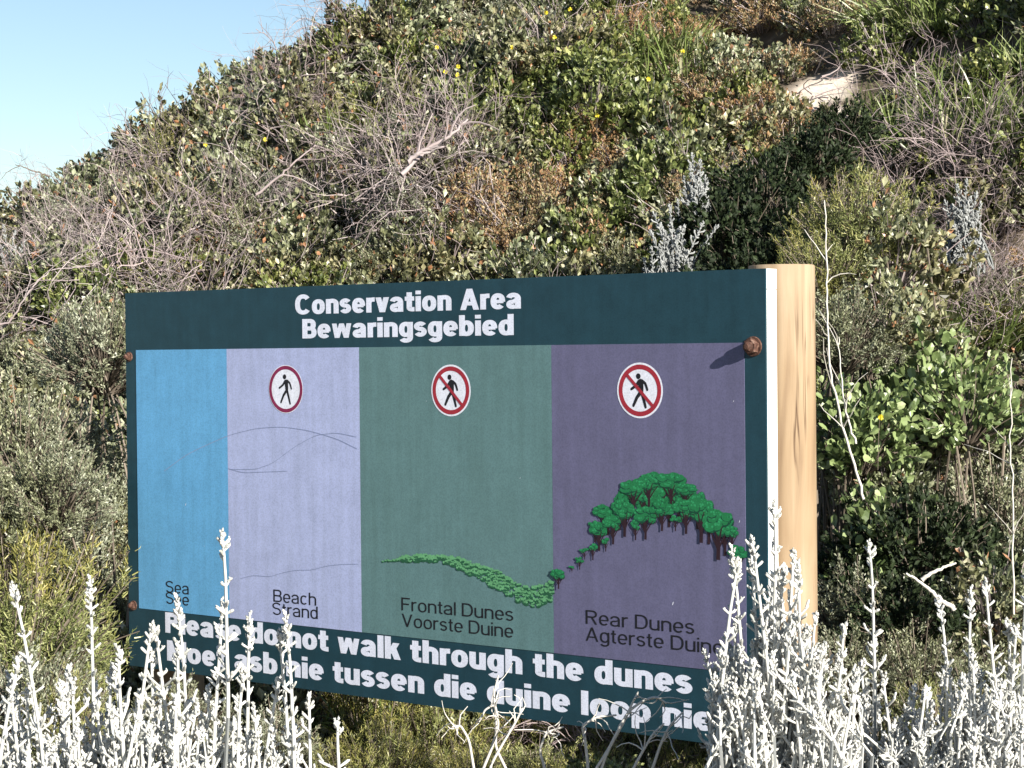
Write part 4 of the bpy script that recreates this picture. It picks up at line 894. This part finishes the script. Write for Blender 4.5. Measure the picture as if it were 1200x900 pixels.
# ------------------------------------------------------------------ scrub too dense to count
def patches(U, V, lst):
    s = np.zeros(len(U))
    for (u, v, ru, rv, w_) in lst: s = np.maximum(s, w_ * np.exp(-((U - u) / ru) ** 2 - ((V - v) / rv) ** 2))
    return s
gs = 0.20
X, Y = np.meshgrid(np.arange(-7, 7.01, gs), np.arange(5.9, 15, gs)); X = X.ravel() + RS.uniform(-0.5, 0.5, X.size) * gs; Y = Y.ravel() + RS.uniform(-0.5, 0.5, Y.size) * gs
keep = np.abs(X) < 1.5 + Y * 0.42
# nothing grows in the board or its posts
dx = (X - SC.x) * N_AX.x + (Y - SC.y) * N_AX.y; al = (X - SC.x) * T_AX.x + (Y - SC.y) * T_AX.y
keep &= ~((dx > -0.62) & (np.abs(al) < 1.75))
keep &= ~((dx > -0.2) & (al < 1.75) & (al > -2.6))
for (x, y, z, r) in sand: keep &= np.hypot(X - x, Y - y) > r * 1.3
X, Y = X[keep], Y[keep]; Z = height(X, Y)
U, V = to_px(np.stack([X, Y, Z + 0.3], 1)); U = np.clip(U, -100, 1300); V = np.clip(V, -80, 950)
wt = {'leafy': 0.55 + patches(U, V, [(330, 200, 260, 130, .5)]),
      'fresh': 0.10 + patches(U, V, [(1130, 60, 110, 120, 1.2), (680, 60, 170, 80, 1.2), (500, 60, 100, 60, .7), (780, 150, 90, 80, .5)]),
      'russet': 0.04 + patches(U, V, [(880, 50, 120, 100, 3.5), (960, 30, 60, 80, 3.0), (650, 170, 70, 50, .9), (760, 130, 90, 60, .6), (1150, 320, 50, 40, .8)]),
      'fine': 0.06 + patches(U, V, [(50, 480, 150, 160, 3.0), (180, 320, 90, 40, .8), (1120, 560, 140, 170, 1.6)]),
      'needle': 0.04 + patches(U, V, [(50, 690, 150, 130, 3.0), (560, 880, 300, 120, 8.0), (980, 270, 70, 90, 1.4), (1180, 330, 50, 90, .6)]),
      'tuft': 0.02 + patches(U, V, [(1140, 50, 90, 110, 1.8), (1200, 170, 50, 120, 1.2), (790, 0, 60, 50, .6)]),
      'fleshy': patches(U, V, [(1060, 500, 110, 130, .9)])}
ks = list(wt); Wt = np.stack([wt[k] for k in ks], 1); Wt /= Wt.sum(1, keepdims=True); pick = (Wt.cumsum(1) > RS.rand(len(X))[:, None]).argmax(1)
U2 = RS.rand(len(X))
tw = np.clip(0.012 + patches(U, V, [(430, 195, 140, 75, .60), (190, 265, 150, 55, .55), (300, 160, 120, 50, .3), (560, 290, 200, 30, .15), (40, 320, 70, 50, .2), (680, 200, 80, 50, .08), (720, 290, 80, 30, .15), (1100, 690, 120, 120, .15)]), 0, 1)
gt = np.clip(0.008 + patches(U, V, [(1120, 180, 70, 100, .35), (920, 40, 110, 60, .03), (390, 60, 60, 30, .04)]), 0, 1)

def scatter(name, objs, P, sc, seed, label=None, tilt=0.25):
    """one object that carries a copy of one of objs at every point"""
    rs = np.random.RandomState(seed); n = len(P)
    me = bpy.data.meshes.new(name); me.vertices.add(n); me.vertices.foreach_set('co', np.asarray(P, float).ravel())
    a = me.attributes.new('rot', 'FLOAT_VECTOR', 'POINT'); r = np.stack([rs.uniform(0.0, tilt, n), rs.normal(size=n) * tilt * 0.5, rs.rand(n) * 6.28], 1); a.data.foreach_set('vector', r.ravel())
    a = me.attributes.new('scl', 'FLOAT', 'POINT'); a.data.foreach_set('value', np.asarray(sc, float))
    a = me.attributes.new('idx', 'INT', 'POINT'); a.data.foreach_set('value', rs.randint(0, len(objs), n).astype(np.int32))
    o = link(name, me); ng = bpy.data.node_groups.new(name, 'GeometryNodeTree')
    ng.interface.new_socket('Geometry', in_out='INPUT', socket_type='NodeSocketGeometry'); ng.interface.new_socket('Geometry', in_out='OUTPUT', socket_type='NodeSocketGeometry')
    N = ng.nodes; L = ng.links; gi = N.new('NodeGroupInput'); go = N.new('NodeGroupOutput'); ip = N.new('GeometryNodeInstanceOnPoints'); allj = N.new('GeometryNodeJoinGeometry')
    for grp in objs:
        j = N.new('GeometryNodeJoinGeometry')
        for ob in grp:
            oi = N.new('GeometryNodeObjectInfo'); oi.inputs['Object'].default_value = ob; oi.transform_space = 'ORIGINAL'; L.new(oi.outputs['Geometry'], j.inputs[0])
        g2 = N.new('GeometryNodeGeometryToInstance'); L.new(j.outputs[0], g2.inputs[0]); L.new(g2.outputs[0], allj.inputs[0])
    def attr(nm, ty):
        q = N.new('GeometryNodeInputNamedAttribute'); q.data_type = ty; q.inputs['Name'].default_value = nm; return q.outputs['Attribute']
    L.new(gi.outputs[0], ip.inputs['Points']); L.new(allj.outputs[0], ip.inputs['Instance']); ip.inputs['Pick Instance'].default_value = True
    L.new(attr('idx', 'INT'), ip.inputs['Instance Index']); L.new(attr('rot', 'FLOAT_VECTOR'), ip.inputs['Rotation']); L.new(attr('scl', 'FLOAT'), ip.inputs['Scale'])
    L.new(ip.outputs[0], go.inputs[0]); md = o.modifiers.new('scatter', 'NODES'); md.node_group = ng
    tag(o, label, None, None, 'stuff'); return o

def parts_of(meshes):
    """the standing plants whose meshes the scatter repeats"""
    out = []
    for tup in meshes:
        out.append([next(o for o in bpy.data.objects if o.type == 'MESH' and o.data == m) for m in tup])
    return out
LBL = {'leafy': ('leafy_scrub', 'olive green leafy scrub matted over the dune slope'), 'fresh': ('green_scrub', 'fresh green leafy scrub near the dune crest'),
       'russet': ('dry_scrub', 'dry orange brown ground cover beside the bare sand'), 'fine': ('fine_leaved_scrub', 'grey green fine leaved scrub at the foot of the dune'),
       'needle': ('needle_leaved_scrub', 'yellow green needle leaved scrub under and beside the sign'), 'tuft': ('dune_grass', 'green dune grass on the upper right of the slope'),
       'fleshy': ('broad_leaved_scrub', 'pale broad leaved ground cover right of the post')}
dens = {'leafy': 1.0, 'fresh': 1.0, 'russet': 1.0, 'fine': 0.9, 'needle': 0.9, 'tuft': 1.0, 'fleshy': 0.8}
for k, nm in enumerate(ks):
    m = (pick == k) & (U2 < dens[nm]); P = np.stack([X[m], Y[m], Z[m] - 0.10], 1)
    if len(P): scatter(LBL[nm][0], parts_of(T[nm]), P, RS.uniform(0.6, 1.1, len(P)), 100 + k, LBL[nm][1])
m = RS.rand(len(X)) < tw; scatter('dead_twigs', parts_of(T['twigs']), np.stack([X[m], Y[m], Z[m] + 0.02], 1), RS.uniform(0.6, 1.0, m.sum()), 120, 'mauve grey dead twigs tangled over the scrub', 0.5)
m = RS.rand(len(X)) < gt; scatter('leafless_brush', parts_of(T['greytwig']), np.stack([X[m], Y[m], Z[m] - 0.02], 1), RS.uniform(0.6, 1.1, m.sum()), 121, 'fine leafless grey brush among the scrub', 0.3)

# yellow flowers dotted over the crest
rs = np.random.RandomState(77)
FLW = [(650, 47, 'yellow flower lying highest but two on the crest, left of a pair of others'), (668, 12, 'yellow flower close to the top edge of the photo, the right one of two'), (640, 17, 'yellow flower close to the top edge of the photo, the left one of two'),
       (522, 85, 'leftmost yellow flower of the tight trio below the dark upright sprigs'), (537, 78, 'uppermost yellow flower of the tight trio below the dark upright sprigs'), (536, 90, 'lowest yellow flower of the tight trio below the dark upright sprigs'),
       (512, 57, 'yellow flower alone just under the skyline sprigs'), (800, 62, 'yellow flower nearest the dry orange brown shrub'), (311, 167, 'yellow flower on the left shoulder of the dune, the right one of two'),
       (241, 173, 'yellow flower on the left shoulder of the dune, the leftmost of all'), (760, 95, 'yellow flower between the crest and the silver clump, the lower right one'), (690, 90, 'yellow flower alone in the fresh green shrub of the crest'),
       (600, 60, 'yellow flower between the tight trio and the pair at the top edge'), (700, 140, 'lowest yellow flower on the slope, above the reddish brown shrub'), (1032, 489, 'small yellow flower in the leaves beside the pale stem right of the post')]
for (u, v, lb) in FLW:
    near_ = v > 300
    p = at(u, v, 6.0) if near_ else on_hill(u, v, 0.42)
    if p is None: continue
    if not near_: p = Vector((p.x, p.y, p.z + 0.42))
    g = Geo(); s = 0.0105 if not near_ else 0.008; nP = 9; a = np.arange(nP) * 2 * np.pi / nP
    stamp(g, LEAF_V, LEAF_F, np.zeros((nP, 3)), np.stack([np.cos(a), -0.35 + 0 * a, np.sin(a)], 1), np.full(nP, s * 1.3), 0, None, rs)
    stamp(g, OCT_V, OCT_F, np.zeros((5, 3)), rs.normal(size=(5, 3)) + np.array([0, -1.5, 0]), np.full(5, s * 0.5), 0, 0.1, rs)
    tube(g, [(0, 0.01, 0), (0, 0.03, -0.04), (0, 0.05, -0.16)], [0.001] * 3, 3, 1)
    e = link('yellow_flower', g.mesh('yellow_flower', [M['yellow'], M['stem']]), None, tuple(p))
    tag(e, lb, 'flower', None if near_ else 'yellow flowers on the slope')
